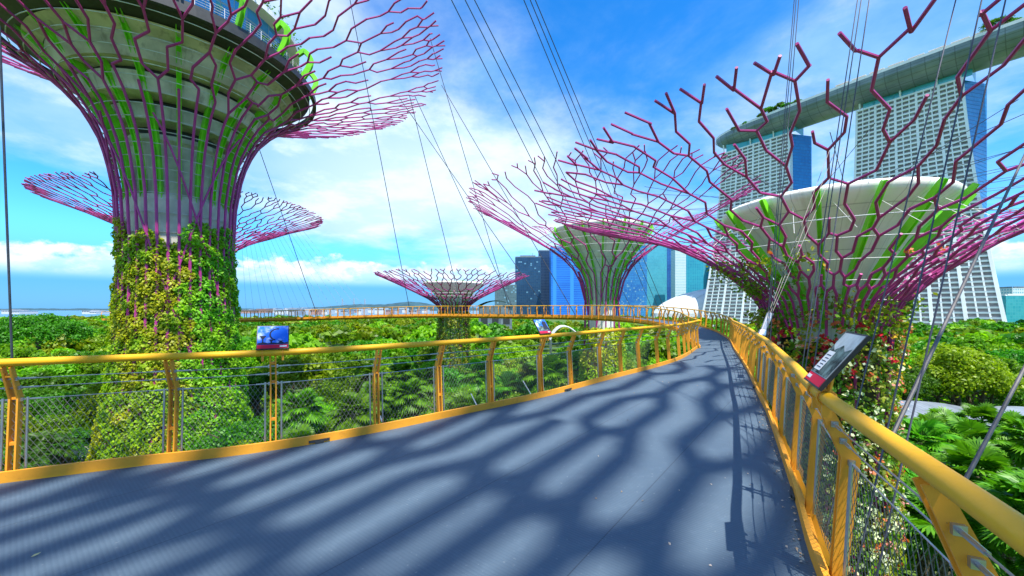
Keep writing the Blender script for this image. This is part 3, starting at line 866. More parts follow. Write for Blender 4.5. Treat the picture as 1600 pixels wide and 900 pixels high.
# shrubs climbing on along some of the rods
rng = np.random.default_rng(9); ex = []
for k in range(42):
    a = rng.random()*2*math.pi; u = rng.uniform(.0, .09)
    if k < 12: a = math.atan2(-.3, -1)+rng.normal()*.35; u = rng.uniform(.05, .30)
    r_, z_ = fE(u); c = np.array((r_*math.cos(a), r_*math.sin(a), z_-.05)); m_ = rng.integers(40, 110)
    P = c + rng.normal(size=(m_, 3))*(.34, .34, .26); ex.append(leaf_quads(P, unit(rng.normal(size=(m_, 3))+(0, 0, .6)), .22, rng))
V = np.concatenate([V]+ex)
link('climber_leaves', quads_mesh('climber_leaves', V), M['plant_flower'], tE)
b = MB(); b.lathe([(2.2, 0), (2.05, 8), (2.0, 16), (2.1, E0-1.6)], 40); b.build('planting_panel', bpy.data.materials['planting_felt'], tE)
def blossoms(root, name, n, mat, seed, zr, bias=None, size=.17):
    rng = np.random.default_rng(seed); f = prof_fn(E_cover); res = []
    for k in range(n):
        z = rng.uniform(*zr); a = rng.random()*2*math.pi if bias is None else bias + rng.normal()*.5
        zs = np.array([p[1] for p in E_cover]); rs = np.array([p[0] for p in E_cover]); r = np.interp(z, zs, rs) + .28
        if z > E0-.3: 
            u = rng.uniform(0.0, .34); r, z = fE(u); r += .1; z += .1
        c = np.array((r*math.cos(a), r*math.sin(a), z)); m_ = rng.integers(5, 13)
        P = c + rng.normal(size=(m_, 3))*.10; res.append(leaf_quads(P, unit(rng.normal(size=(m_, 3)) + (math.cos(a), math.sin(a), .4)), size, rng, .8))
    V = np.concatenate(res); link(name, quads_mesh(name, V), mat, root)
blossoms(tE, 'orange_blossoms', 250, mat_leaf('orange_petals', (.60, .09, .03), (.85, .22, .08), .3), 1, (4, E0+1.2))
blossoms(tE, 'pink_blossoms', 130, mat_leaf('pink_petals', (.55, .16, .16), (.80, .36, .33), .3), 2, (4, E0))
blossoms(tE, 'white_blossoms', 240, mat_leaf('cream_petals', (.52, .55, .28), (.78, .78, .55), .3), 4, (2, E0-1.5), math.atan2(-1, -.35))
blossoms(tE, 'yellow_blossoms', 60, mat_leaf('amber_petals', (.60, .30, .02), (.80, .50, .05), .3), 6, (12, E0+1.2))
blossoms(tE, 'red_blossoms', 22, mat_leaf('red_petals', (.45, .01, .03), (.65, .02, .05), .2), 7, (E0-3, E0-.8), math.atan2(-1, -.9), .2)

# --- the tree in the middle distance
DX, DY = 11.2, 48.7
D_trunk = [(3.0, 0), (2.5, 10), (2.15, 18), (2.1, E0+1)]
D_flare = [(2.1, E0+1), (2.7, E0+3.4), (3.5, E0+4.9), (4.7, E0+6.2), (7.1, E0+8.0), (11.2, E0+10.4), (16, E0+13.2)]
tD, fD = supertree('supertree', (DX, DY), 0.0, D_trunk, D_flare, 24, (.085, .055), 5,
                   'supertree in the middle distance with a pale green ribbed funnel, standing behind the walkway bend',
                   u_start=.20, wmax=1.3, every=2, doubles=2, drop=.12, ld=.7, long=1.1, braces=6, group='supertrees', keep=.6)
hoops(tD, 0, fD, np.linspace(.02, .52, 9), .03, -.15)
ribs(tD, 0, [(1.9, E0+.5), (2.1, E0+3.2), (3.1, E0+5.4), (4.6, E0+7.4), (6.0, E0+9.2), (6.2, E0+9.9)], 16, .22, .10)
b = MB(); b.lathe([(1.5, 0), (1.55, E0+1), (1.7, E0+3.2), (2.6, E0+5.6), (4.4, E0+8.0), (5.8, E0+9.4), (6.0, E0+9.8), (3, E0+10), (.1, E0+10)], 48); b.build('funnel', M['membrane'], tD, True)
V = cover_leaves([(3.3, .2), (2.7, 10), (2.35, 17.5), (2.2, 19.4)], 13500, .36, 41, .5); link('planting', quads_mesh('planting', V), M['plant_mix'], tD)

# --- the tree half hidden behind the tall one
tB, fB = supertree('supertree', (-56.8, 71.1), 0.0, [(3.4, 0), (3.0, 20), (3.2, E0+1)],
                   [(3.2, E0+1), (3.5, E0+6), (4.2, E0+9), (5.4, E0+11), (8, E0+12.7), (11.6, E0+14.2), (15, E0+15.8), (19.6, E0+17.6)], 36, (.15, .075), 17,
                   'magenta supertree half hidden behind the tallest leafy trunk on the left', u_start=.40, wmax=1.3, doubles=2, drop=.08, ld=.7, braces=4, group='supertrees', mat='magenta_far')
b = MB(); b.lathe([(2.4, 0), (2.5, E0+4), (3.4, E0+9), (5, E0+12), (.1, E0+12.2)], 32); b.build('funnel', M['membrane'], tB, True)
V = cover_leaves([(3.6, .2), (3.1, 20)], 4000, .45, 43, .4); link('planting', quads_mesh('planting', V), M['plant_mix'], tB)
# --- the small tree far behind the walkway
tC, fC = supertree('supertree', (-12.1, 81.0), 0.0, [(3.6, 0), (2.9, 14), (2.7, E0-.5)],
                   [(2.7, E0-.5), (3.6, E0+.8), (5.2, E0+2.0), (7.6, E0+3.2), (11, E0+4.8), (15, E0+6.6)], 38, (.14, .075), 29,
                   'smallest supertree, flat pink crown rising just above the far railing of the walkway', u_start=.16, wmax=1.2, every=4, ld=.7, drop=.06, braces=4, group='supertrees', mat='magenta_far')
b = MB(); b.lathe([(1.8, 0), (2.0, E0+.6), (4, E0+3.2), (6.2, E0+4.9), (6.3, E0+5.3), (.1, E0+5.4)], 40); b.build('funnel', M['membrane'], tC, True)
hoops(tC, 0, fC, np.linspace(.05, .4, 5), .05, -.2)
ribs(tC, 0, [(2.1, E0-.5), (2.6, E0+1.2), (4.2, E0+3.2), (6.2, E0+5.4)], 14, .3, .14)
V = cover_leaves([(4.1, .2), (3.2, 14), (3.0, E0-.6)], 12000, .42, 45, .5); link('planting', quads_mesh('planting', V), M['plant_flower'], tC)
# --- the tree that stands behind the viewer and shades the near deck
FX, FY = -4.0, -18.0
tF, fF = supertree('supertree', (FX, FY), 0.0, [(2.6, 0), (2.4, 12), (2.4, DZ+16)],
                   [(2.4, DZ+16), (3.2, DZ+19), (5, DZ+22), (8, DZ+24.4), (12, DZ+26), (17, DZ+27.4), (24, DZ+28.8)], 74, (.17, .165), 3,
                   'supertree behind the viewer whose branches shade the near deck', u_start=.14, wmax=.62, doubles=1, every=5, braces=4, group='supertrees', keep=.74, long=2.1, drop=.05, ld=1.0)
b = MB(); b.lathe([(1.5, 0), (1.6, DZ+19), (3.5, DZ+22.6), (7.5, DZ+25.5), (8, DZ+26), (.1, DZ+26.2)], 40); b.build('funnel', M['membrane'], tF, True)

# ---------------------------------------------------------------- stay cables
def cable(a, b, r, label, group, mat='cable', socket=False, n=5):
    a = np.array(a, float); b = np.array(b, float)
    m = MB(); m.tube([(0, 0, 0), tuple(b-a)], r, n)
    if socket:
        root = empty('stay_cable', a); m.build('rope', M[mat], root)
        d = unit(b-a); s = MB(); s.tube([(0, 0, 0), tuple(d*.55)], .035, 10); s.tube([tuple(-d*.12), tuple(d*.02)], .06, 8); s.build('socket', M['steel'], root)
    else:
        root = m.build('stay_cable', M[mat]); root.location = a
    tag(root, label, 'cable', group); return root
def bridge_pt(P, px, z=-.1):
    """a point of the walkway edge seen at picture column px, the far arm"""
    best = None
    for i in range(len(P)-1):
        if P[i, 1] < 1: continue
        a = 800+F*P[i, 0]/P[i, 1]; b = 800+F*P[i+1, 0]/P[i+1, 1]
        if (a-px)*(b-px) <= 0: best = P[i]
    return np.array((best[0], best[1], z_at(best)+z))
G1 = 'cables from the tallest supertree to the far arm of the walkway'
lab1 = 'thin dark stay cable slanting from the tallest supertree down to the far railing'
for (bx, tx, ty, tY) in ((497, 345, 60, 50), (640, 545, -10, 46), (722, 640, 150, 52), (798, 672, 60, 50), (806, 648, 150, 52), (860, 622, 150, 53), (900, 690, 133, 51)):
    cable(bridge_pt(OUT, bx), at(tx, ty, tY), .045, lab1, G1)
G2 = 'cables from overhead to the far bend of the walkway'
for bx, sl in ((952, .51), (976, .515), (994, .52)):
    B_ = bridge_pt(OUT, bx); T_ = at(bx-sl*835, 478-835, 12)
    cable(B_, T_, .022, 'stay cable of the middle trio crossing the sky from overhead to the far bend', G2)
for bx, sl in ((1024, .423), (1036, .425), (1047, .43)):
    B_ = bridge_pt(OUT, bx); T_ = at(bx-sl*911, 478-911, 11)
    cable(B_, T_, .020, 'stay cable of the steep trio falling past the right end of the clouds', G2)
G3 = 'cables from overhead to the outer edge of the walkway'
def outer_edge(px, u=.14, z=-.05):
    i, p, t_, o_ = on_line(OUT, 1, px); q = p + o_*u
    return np.array((q[0], q[1], z_at(p)+z))
for bx, tx in ((1178, 1228), (1180, 1232), (1183, 1236)):
    cable(outer_edge(bx), at(tx+63, -600, 8), .008, 'stay cable of the near vertical trio in front of the first hotel tower', G3)
for bx, tx in ((1212, 1317), (1216, 1323), (1221, 1335)):
    cable(outer_edge(bx), at(tx+.18*800, -800, 6), .0065, 'stay cable of the trio crossing the gap between the hotel towers', G3)
for bx, tx in ((1250, 1440), (1275, 1464), (1300, 1504)):
    cable(outer_edge(bx), at(tx+.32*700, -700, 4.4), .0055, 'stay cable of the spread trio crossing the second hotel tower', G3)
for k, (tx, ty) in enumerate(((1296, 235), (1306, 232), (1318, 230))):
    c_ = cable(at(1190+2*k, 518, 9.2), at(tx, ty, 11.5), .007, 'pale cable with a steel socket, anchored beside the right rail under the near supertree', 'cables with sockets beside the right rail', 'cable_grey', socket=True)
cable(at(1385, 700, 4.0), at(1640, 160, 9), .021, 'thick grey cable crossing the right hotel tower down to the right rail', None, 'cable_grey', n=8)
cable(at(1470, 822, 3.4), at(1720, 350, 6), .018, 'thick grey cable at the right edge, dropping behind the yellow handrail', None, 'cable_grey', n=8)
cable(at(26, 745, 33), at(-1, 40, 30), .075, 'single dark cable at the left edge, hanging from the tallest supertree to the wood', None, n=8)
for k in range(16):
    cable(bridge_pt(OUT, 384+k*13), at(378+k*6.4, 385-k*1.6, 62), .012, 'hair-thin stay cable fanning from the half hidden supertree to the far railing', 'thin cables fanning behind the tallest trunk', 'cable_grey', n=4)
for bx, by, tx, ty in ((405, 690, 388, 560), (555, 672, 515, 560), (612, 677, 600, 640), (845, 640, 820, 560), (1000, 590, 985, 560)):
    pass
# galvanised struts that prop the planting below the left rail
for px, y0, y1, Y in ((606, 700, 650, 14), (748, 652, 615, 19), (829, 625, 595, 22)):
    cable(at(px+6, y0, Y), at(px-12, y1, Y+1.5), .03, 'pale galvanised anchor rod rising among the plants below the left rail', 'anchor rods among the plants', 'steel', n=8)

# ---------------------------------------------------------------- hotel towers with the long roof deck
LD = np.array((.58, -.815)); LD /= np.linalg.norm(LD); ND = np.array((LD[1], -LD[0]))      # along the row, towards the garden
if ND @ np.array((-.7, -.7)) < 0: ND = -ND
M['recess'] = mat_glass_tower('grey_balcony_panes', (.14, .13, .14), (.38, .36, .35), (.24, .22, .22), 3.3, 2.1, .12, .35, .0)  # grey panes at the back of the balconies
M['side_glass'] = mat_glass_tower('blue_side_glass', (.01, .17, .42), (.03, .30, .62), (.02, .12, .30), 3.3, 2.4, .10, .18, .2)
M['teal_glass'] = mat_glass_tower('teal_glass', (.03, .33, .38), (.10, .50, .52), (.06, .34, .36), 3.5, 3.0, .10, .2, .2)
HT = 204.0
def hotel_tower(c, wl, wr, bl, br, cols, label):
    """c: middle of the row line; the garden face leans out towards the ground"""
    root = empty('hotel_tower', (c[0], c[1], 0)); tag(root, label, 'hotel tower', 'hotel towers under the roof deck')
    def lean(z): return 4 + 26*(1-z/HT)**1.8
    def P(u, z, push=0.0):
        f = z/HT; g = (1-f)**1.35; xl = -wl - bl*g; xr = wr + br*g; a = xl + (xr-xl)*u
        q = LD*a + ND*(lean(z)+push); return (q[0], q[1], z)
    nf = 53; zs = np.linspace(0, HT, nf+1)
    gl = MB()
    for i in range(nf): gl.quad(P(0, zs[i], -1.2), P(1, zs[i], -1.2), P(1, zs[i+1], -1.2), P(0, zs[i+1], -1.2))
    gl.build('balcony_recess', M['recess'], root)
    sl = MB()
    for z in zs[1:]:
        h = 1.4
        a, b_, c_, d = P(0, z, -1.2), P(1, z, -1.2), P(1, z, .35), P(0, z, .35)
        lo = [(p[0], p[1], p[2]-h) for p in (a, b_, c_, d)]
        sl.quad(a, b_, c_, d); sl.quad(lo[3], lo[2], lo[1], lo[0]); sl.quad(lo[3], d, c_, lo[2]) ; sl.quad(lo[0], lo[3], d, a); sl.quad(lo[1], b_, c_, lo[2])
    sl.build('balcony_slabs', M['tower_white'], root)
    fn = MB()
    for k in range(cols+1):
        u = k/cols; major = (k % 3 == 0); hw = .75 if major else .34
        du = hw/(wl+wr); pr = .62 if major else .22
        for i in range(nf):
            z0, z1 = zs[i], zs[i+1]
            A = [P(u-du, z0, pr), P(u+du, z0, pr), P(u+du, z1, pr), P(u-du, z1, pr)]
            B = [P(u-du, z0, -1.0), P(u+du, z0, -1.0), P(u+du, z1, -1.0), P(u-du, z1, -1.0)]
            fn.quad(*A); fn.quad(B[0], A[0], A[3], B[3]); fn.quad(A[1], B[1], B[2], A[2])
    fn.build('balcony_fins', M['tower_white'], root)
    # end walls: white edge, then the blue glass wedge behind it
    for u, nm in ((0, -1), (1, 1)):
        e = MB(); g2 = MB()
        for i in range(nf):
            z0, z1 = zs[i], zs[i+1]
            def Q(z, dep): 
                p = P(u, z, -dep); return (p[0]+LD[0]*nm*.5, p[1]+LD[1]*nm*.5, z)
            wd = lambda z: 7 + 3*(1-z/HT)
            e.quad(Q(z0, -.4), Q(z0, wd(z0)), Q(z1, wd(z1)), Q(z1, -.4))
            def G(z, dep):
                f = z/HT; q = P(u, z, 0); base_ = LD*(-wl-2 if u == 0 else wr+10) ; p = base_ - ND*dep
                return (p[0]+LD[0]*nm*.3, p[1]+LD[1]*nm*.3, z)
            g2.quad(Q(z0, wd(z0)), G(z0, 26), G(z1, 26), Q(z1, wd(z1)))
        e.build('end_wall', M['tower_white'], root); g2.build('side_glass', M['side_glass'], root)
    bk = MB()
    q = [LD*-wl - ND*26, LD*wr - ND*26]
    bk.quad((*q[1], 0), (*q[0], 0), (*q[0], HT), (*q[1], HT)); bk.build('rear_wall', M['side_glass'], root)
    # recessed blue storey and raking columns under the roof deck
    t_ = MB()
    a = -wl+3; 
    for s0, s1 in ((LD*(-wl+4)+ND*2, LD*(wr+5)+ND*2), (LD*(wr+5)+ND*2, LD*(wr+5)-ND*20), (LD*(-wl+4)-ND*20, LD*(-wl+4)+ND*2)):
        t_.quad((*s0, HT+.03), (*s1, HT+.03), (*s1, HT+14), (*s0, HT+14))
    t_.build('crown_glass', M['teal_glass'], root)
    k = MB()
    for a in (-wl+2, -wl*.3, wr*.4, wr-1):
        p0 = LD*a+ND*3; k.tube([(*p0, HT), (*(p0+ND*2), HT+9)], .7, 6)
    k.build('crown_column', M['tower_white'], root)
    rf = MB(); q = [LD*-wl+ND*4, LD*wr+ND*4, LD*wr-ND*26, LD*-wl-ND*26]; rf.poly([(*p, HT-.01) for p in q]); rf.build('roof', M['tower_white'], root)
    return root
hotel_tower(np.array((276.0, 426.0)), 44, 24, 12, 8, 12, 'left and smaller of the two white gridded hotel towers under the roof deck')
hotel_tower(np.array((345.0, 329.0)), 41, 23, 3, 24, 15, 'larger white hotel tower on the right, behind the near supertree')
def roof_deck():
    root = empty('roof_deck', (276, 426, 0)); tag(root, 'long boat-shaped grey roof deck spanning the tops of the hotel towers', 'roof deck')
    ts = np.linspace(-58, 330, 60); hull = MB(); top = MB(); rail = MB(); rings = []
    for t in ts:
        e = (t+58)/388; taper = (1-(1-min(1, (t+58)/46))**2.2)**.5 if t < -12 else 1
        bow = -10*((t-130)/190)**2+8
        c = LD*t + ND*(bow-8)
        hw = 22*max(taper, .06); dp = 15*max(taper, .12)
        ring = []
        for k in range(13):
            a = math.pi*k/12; x = -math.cos(a)*hw; z = -math.sin(a)**.8*dp
            q = c + ND*x; ring.append((q[0], q[1], 224+z))
        rings.append((ring, c, hw))
    for (r0, c0, h0), (r1, c1, h1) in zip(rings, rings[1:]):
        for k in range(12): hull.quad(r0[k], r1[k], r1[k+1], r0[k+1])
        a0, b0 = r0[0], r0[-1]; a1, b1 = r1[0], r1[-1]
        top.quad((a0[0], a0[1], 224.02), (b0[0], b0[1], 224.02), (b1[0], b1[1], 224.02), (a1[0], a1[1], 224.02))
        for pA, pB in ((b0, b1), (a0, a1)):
            rail.quad((pA[0], pA[1], 223.2), (pB[0], pB[1], 223.2), (pB[0], pB[1], 225.6), (pA[0], pA[1], 225.6))
    m_, t_h = new_mat('grey_hull_panels'); co_ = t_h.n('ShaderNodeTexCoord').outputs['Object']; sp_ = t_h.n('ShaderNodeSeparateXYZ', {0: co_})
    al = t_h.math('ADD', t_h.math('MULTIPLY', sp_.outputs[0], float(LD[0])), t_h.math('MULTIPLY', sp_.outputs[1], float(LD[1])))
    sm_ = t_h.math('MAXIMUM', t_h.math('LESS_THAN', t_h.math('PINGPONG', t_h.math('ADD', al, 900.0), 4.0), .28), t_h.math('LESS_THAN', t_h.math('PINGPONG', sp_.outputs[2], 1.6), .16))
    cl_ = t_h.mix(t_h.ss(t_h.noise(co_, .06, 5), .3, .7), (.15, .19, .21, 1), (.25, .295, .315, 1))
    cl_ = t_h.mix(t_h.math('MULTIPLY', sm_, .55), cl_, (.06, .075, .085, 1))
    out(t_h, principled(t_h, **{'Base Color': cl_, 'Roughness': .42, 'Metallic': .15}).outputs[0]); M['hull'] = m_
    hull.build('hull', M['hull'], root, True); top.build('deck_top', M['path'], root); rail.build('parapet', M['white'], root)
    pav = MB()
    for t in np.arange(70, 190, 12):
        c = LD*t + ND*12; pav.box((*c, 229.2), (9.5, 7, .6), (*LD, 0))
        for s in (-4, 4): pav.box((*(c+LD*s), 226.5), (.6, 6, 5), (*LD, 0))
    pav.build('pavilion', M['membrane'], root)
    for ch in kids(root): ch.location = (-276, -426, 0) if False else (0, 0, 0)
    return root
roof_deck()

# ---------------------------------------------------------------- city beyond
def tower(px0, px1, ytop, Y, mat, label, depth=30, roof=None, cap=None, fins=0, slope=0.0, name='office_tower', cat='skyscraper', frame=None):
    x0, x1 = (px0-800)*Y/F, (px1-800)*Y/F; h = EZ+(482-ytop)*Y/F; w_ = x1-x0
    root = empty(name, ((x0+x1)/2, Y+depth/2, 0)); tag(root, label, cat, 'towers of the city beyond the walkway')
    b = MB(); c = [(-w_/2, -depth/2), (w_/2, -depth/2), (w_/2, depth/2), (-w_/2, depth/2)]
    zt = [h-slope, h, h, h-slope]
    for i in range(4):
        j = (i+1) % 4; b.quad((*c[i], 0), (*c[j], 0), (*c[j], zt[j]), (*c[i], zt[i]))
    b.build('facade', mat, root)
    r_ = MB(); r_.poly([(*c[i], zt[i]) for i in range(4)])
    if cap: r_.box((0, 0, h-slope/2+cap/2), (w_*.6, depth*.6, cap)); r_.tube([(w_*.2, 0, h), (w_*.2, 0, h+cap*2.2)], .5, 5)
    for i in range(4):       # parapet
        j = (i+1) % 4; a, d = np.array(c[i]), np.array(c[j])
        m_ = (a+d)/2; L_ = np.linalg.norm(d-a)
        if slope == 0: r_.box((m_[0]*.985, m_[1]*.985, h+1.0), (L_*.96, .8, 2.0), (*(unit(d-a)), 0))
    r_.build('roof', roof or M['hull'], root)
    if fins:
        f = MB()
        for k in range(fins+1):
            x = -w_/2 + w_*k/fins
            f.box((x, -depth/2-.4, h/2), (.9, .8, h-1))
        f.build('fin', frame or M['hull'], root)
    return root
gt = mat_glass_tower
g_dark = gt('navy_glass', (.012, .05, .12), (.03, .11, .22), (.03, .07, .12), 4, 5, .16, .2, .3, .04)
g_navy = gt('dark_navy_glass', (.008, .03, .08), (.02, .06, .14), (.04, .08, .14), 4, 3.4, .2, .2, .3)
g_blue = gt('bright_blue_glass', (.008, .10, .52), (.015, .16, .66), (.03, .26, .66), 4.2, 40, .2, .4, 0)
g_mid = gt('mid_blue_glass', (.01, .09, .34), (.03, .18, .48), (.02, .06, .20), 4, 6, .18, .4, 0)
g_pat = gt('patterned_blue_glass', (.01, .12, .40), (.05, .30, .58), (.02, .10, .30), 4, 3.2, .14, .4, 0, .10)
g_teal = gt('pale_teal_glass', (.02, .24, .36), (.06, .42, .52), (.10, .40, .48), 4, 3, .2, .45, 0)
g_teal2 = gt('teal_curtain_wall', (.005, .18, .32), (.015, .30, .42), (.04, .34, .42), 4, 6, .16, .45, 0)
g_grey = gt('grey_green_facade', (.05, .10, .13), (.14, .22, .25), (.10, .16, .18), 4, 4, .2, .4, 0, .10)
g_white = gt('white_grid_facade', (.16, .40, .46), (.32, .56, .60), (.62, .68, .68), 4, 3, .36, .4, 0)
tower(773, 807, 446, 880, g_grey, 'lowest grey green office block left of the dark towers', 40)
tower(805, 845, 402, 980, g_dark, 'dark navy tower with a broad flat top, leftmost of the tall towers', 40, cap=6)
tower(842, 863, 392, 1010, g_navy, 'narrow near-black tower between the navy tower and the bright blue one', 30, cap=3)
tower(861, 921, 386, 900, g_blue, 'bright blue tower with fine horizontal stripes', 40)
tower(918, 968, 398, 950, g_mid, 'mid blue tower behind the trunk of the middle supertree', 40)
tower(964, 1011, 384, 930, g_pat, 'blue tower with a speckled facade right of the middle supertree', 40)
tower(1008, 1042, 374, 1060, g_teal, 'tall pale teal tower with a sloping top', 34, slope=10)
tower(1038, 1058, 380, 1150, g_mid, 'slim blue tower between the two pale towers', 30, cap=4)
tower(1055, 1072, 390, 990, g_white, 'slim white gridded tower', 26)
tower(1069, 1099, 393, 1040, g_teal2, 'teal tower with a plain curtain wall, right of the slim white tower', 30)
tower(1096, 1113, 406, 1100, g_teal, 'short pale teal tower near the hotel', 30, slope=6)
tower(1110, 1134, 410, 1080, g_teal2, 'short dark teal tower beside the left hotel tower', 30)
tower(1572, 1720, 462, 430, M['teal_glass'], 'low teal glass building at the right edge beyond the hotel', 40, name='glass_building', cat='building', roof=M['white'])
tower(1582, 1680, 450, 520, g_white, 'low pale building with a dark top behind the teal glass building', 40, name='glass_building', cat='building')

M['harbour_a0'] = mat_plain('shell_white', (.58, .59, .58), .6, var=.06, scale=.03)
# white shell-roofed hall
def shell_hall():
    cx, cy = (1180-800)*500/F, 500.0
    root = empty('shell_hall', (cx, cy, 0)); tag(root, 'white shell-roofed hall with fine ridges, beside the foot of the left hotel tower', 'hall')
    rx, ry = 132.0, 50.0; H = 52.0; b = MB(); n_, m_ = 40, 10
    def S(i, k):
        a = 2*math.pi*i/n_; f = math.cos(k/m_*math.pi/2); z = math.sin(k/m_*math.pi/2)
        return (rx*math.cos(a)*f, ry*math.sin(a)*f, 9 + (H-9)*z*(1+.0*math.sin(a)))
    for i in range(n_):
        for k in range(m_-1): b.quad(S(i, k), S(i+1, k), S(i+1, k+1), S(i, k+1))
    b.poly([S(i, m_-1) for i in range(n_)])
    b.build('shell_roof', M['harbour_a0'], root, True)
    r_ = MB()
    for i in range(0, n_, 2):
        pts = [S(i, k) for k in range(m_)]; r_.tube([(x*1.004, y*1.004, z+.12) for x, y, z in pts], .22, 4)
    r_.build('roof_ridge', M['harbour_a0'], root)
    w_ = MB()
    for i in range(n_):
        a, c = S(i, 0), S(i+1, 0); w_.quad((a[0]*.96, a[1]*.96, 0), (c[0]*.96, c[1]*.96, 0), (c[0]*.96, c[1]*.96, 9.2), (a[0]*.96, a[1]*.96, 9.2))
    w_.build('glass_wall', M['teal_glass'], root)
shell_hall()

# low buildings between the wood and the water
def low_building(px0, px1, py, Y, depth, label, mat, roofmat, arch=False, group=None):
    x0, x1 = (px0-800)*Y/F, (px1-800)*Y/F; h = EZ+(482-py)*Y/F; w_ = x1-x0
    root = empty('low_building', ((x0+x1)/2, Y+depth/2, 0)); tag(root, label, 'building', group)
    b = MB(); b.box((0, 0, (h-1)/2), (w_, depth, h-1)); b.build('wall', mat, root)
    r_ = MB()
    if arch:
        N_ = 12
        for i in range(N_):
            a0, a1 = -1+2*i/N_, -1+2*(i+1)/N_; z0, z1 = h-.95+(1-a0*a0)*h*.12, h-.95+(1-a1*a1)*h*.12
            r_.quad((a0*w_*.54, -depth*.54, z0), (a1*w_*.54, -depth*.54, z1), (a1*w_*.54, depth*.54, z1), (a0*w_*.54, depth*.54, z0))
    else:
        r_.box((0, 0, h-.5), (w_*1.03, depth*1.03, .9)); r_.box((w_*.2, 0, h+.6), (w_*.25, depth*.4, 1.3))
    r_.build('roof', roofmat, root)
    wn = MB(); nb = max(3, int(w_/5))
    for k in range(nb):
        wn.box((-w_/2+w_*(k+.5)/nb, -depth/2-.02, h*.66), (w_/nb*.6, .1, h*.22))
    wn.build('window', M['dark'], root)
    return root
low_building(748, 800, 475, 210, 26, 'low building with a grey curved roof behind the far railing', M['hull'], M['hull'], True)
hr = np.random.default_rng(77)
M['harbour_a'] = mat_plain('harbour_white', (.68, .68, .66), .7); M['harbour_b'] = mat_plain('harbour_grey', (.40, .43, .46), .7); M['harbour_c'] = mat_plain('harbour_rust', (.50, .28, .22), .7)
x = 376.0
while x < 660:
    wpx = hr.uniform(6, 17); Y = hr.uniform(1300, 2100)
    low_building(x, x+wpx, 485.5-hr.uniform(0, 5.5), Y, 60, 'pale harbour building in the row along the far waterfront', M[['harbour_a', 'harbour_a', 'harbour_b', 'harbour_c'][int(hr.integers(0, 4))]], M['harbour_b'], group='harbour buildings on the horizon')
    x += wpx*hr.uniform(.8, 1.3)
for x0, x1, yy in ((2, 14, 484), (18, 30, 486), (128, 140, 485), (140, 150, 487)):
    low_building(x0, x1, yy, 1500, 60, 'white harbour building on the horizon left of the tallest trunk', M['harbour_a'], M['harbour_b'], group='harbour buildings left of the trunk')
for px, top in ((535, 467), (553, 466), (570, 467)):
    p = at(px, 478, 4180); b = MB(); h = (478-top)*4180/F
    for s in (-1, 1): b.tube([(s*9, 0, -20), (s*2, 0, h)], 2.2, 4)
    for k in range(6): b.tube([(-9+k*1.1, 0, h*k/6), (9-k*1.1, 0, h*(k+1)/6)], 1.4, 4)
    o = b.build('radio_mast', M['harbour_b']); o.location = p; tag(o, 'hair-thin lattice mast on the distant blue hill', 'mast', 'masts on the hill')

# white arched glasshouse in the wood
root = empty('arched_canopy', tuple(at(886, 516, 140)*(1, 1, 0))); tag(root, 'white arched canopy showing through the wood left of the middle supertree', 'canopy')
hz = at(886, 516, 140)[2]
b = MB()
for k in range(3):
    pts = [(-6+12*f, k*3.0, hz*.75 + (hz*.25+1.4)*math.sin(math.pi*(f**.8))) for f in np.linspace(0, 1, 14)]
    b.tube(pts, .24, 6)
b.build('arch', M['harbour_a'], root)
b = MB(); 
for i in range(9):
    f0, f1 = i/14+.3, (i+1)/14+.3
    p = [(-6+12*f, hz*.75 + (hz*.25+1.2)*math.sin(math.pi*(f**.8))) for f in (f0, f1)]
    b.quad((p[0][0], -.2, p[0][1]), (p[1][0], -.2, p[1][1]), (p[1][0], 6.2, p[1][1]), (p[0][0], 6.2, p[0][1]))
b.build('glazing', M['harbour_b'], root)
for x_ in (-5.6, 5.6):
    for k in range(3):
        b = MB(); b.tube([(x_, k*3, 0), (x_, k*3, hz*.78)], .16, 6); b.build('column', M['steel'], root)

# corrugated pavilion roofs in the wood on the right
def mat_corr():
    m, t = new_mat('corrugated_grey_roof'); co = t.n('ShaderNodeTexCoord').outputs['Object']; sp = t.n('ShaderNodeSeparateXYZ', {0: co})
    wv = t.math('SINE', t.math('MULTIPLY', sp.outputs[0], 2*math.pi/.55)); nz = t.noise(co, .4, 5, .6)
    col = t.mix(t.ss(nz, .3, .7), (.17, .19, .21, 1), (.30, .33, .36, 1)); col = t.mix(t.math('MULTIPLY', t.ss(wv, .3, 1), .4), col, (.18, .20, .22, 1))
    out(t, principled(t, **{'Base Color': col, 'Roughness': .45, 'Metallic': .2, 'Normal': bump(t, wv, .5, .05)}).outputs[0]); return m
M['corr'] = mat_corr()
def pavilion(p, rz, w_, d_, z0, label):
    root = empty('garden_pavilion', (p[0], p[1], 0), rz); tag(root, label, 'pavilion')
    b = MB(); n_ = 16
    for i in range(n_):
        a, c = -1+2*i/n_, -1+2*(i+1)/n_
        za, zc_ = z0+(1-a*a)*.8, z0+(1-c*c)*.8
        b.quad((a*w_/2, -d_/2, za), (c*w_/2, -d_/2, zc_), (c*w_/2, d_/2, zc_+.9), (a*w_/2, d_/2, za+.9))
    o = b.build('roof', M['corr'], root); sm = o.modifiers.new('thick', 'SOLIDIFY'); sm.thickness = .2
    for x_ in (-.42, .42):
        for y_ in (-.4, .4):
            q = MB(); q.tube([(x_*w_, y_*d_, 0), (x_*w_, y_*d_, z0+.1)], .16, 8); q.build('column', M['steel'], root)
    q = MB(); q.box((0, d_*.1, z0*.5), (w_*.6, d_*.4, z0*.96)); q.build('wall', M['path'], root)
pavilion(at(1470, 660, 50), R(-14), 13, 8.5, 7.2, 'garden pavilion with a corrugated grey roof in the wood right of the flowered trunk')
pavilion(at(1640, 665, 48), R(-6), 15, 8, 7.0, 'second corrugated grey roof, cut off by the right edge of the picture')

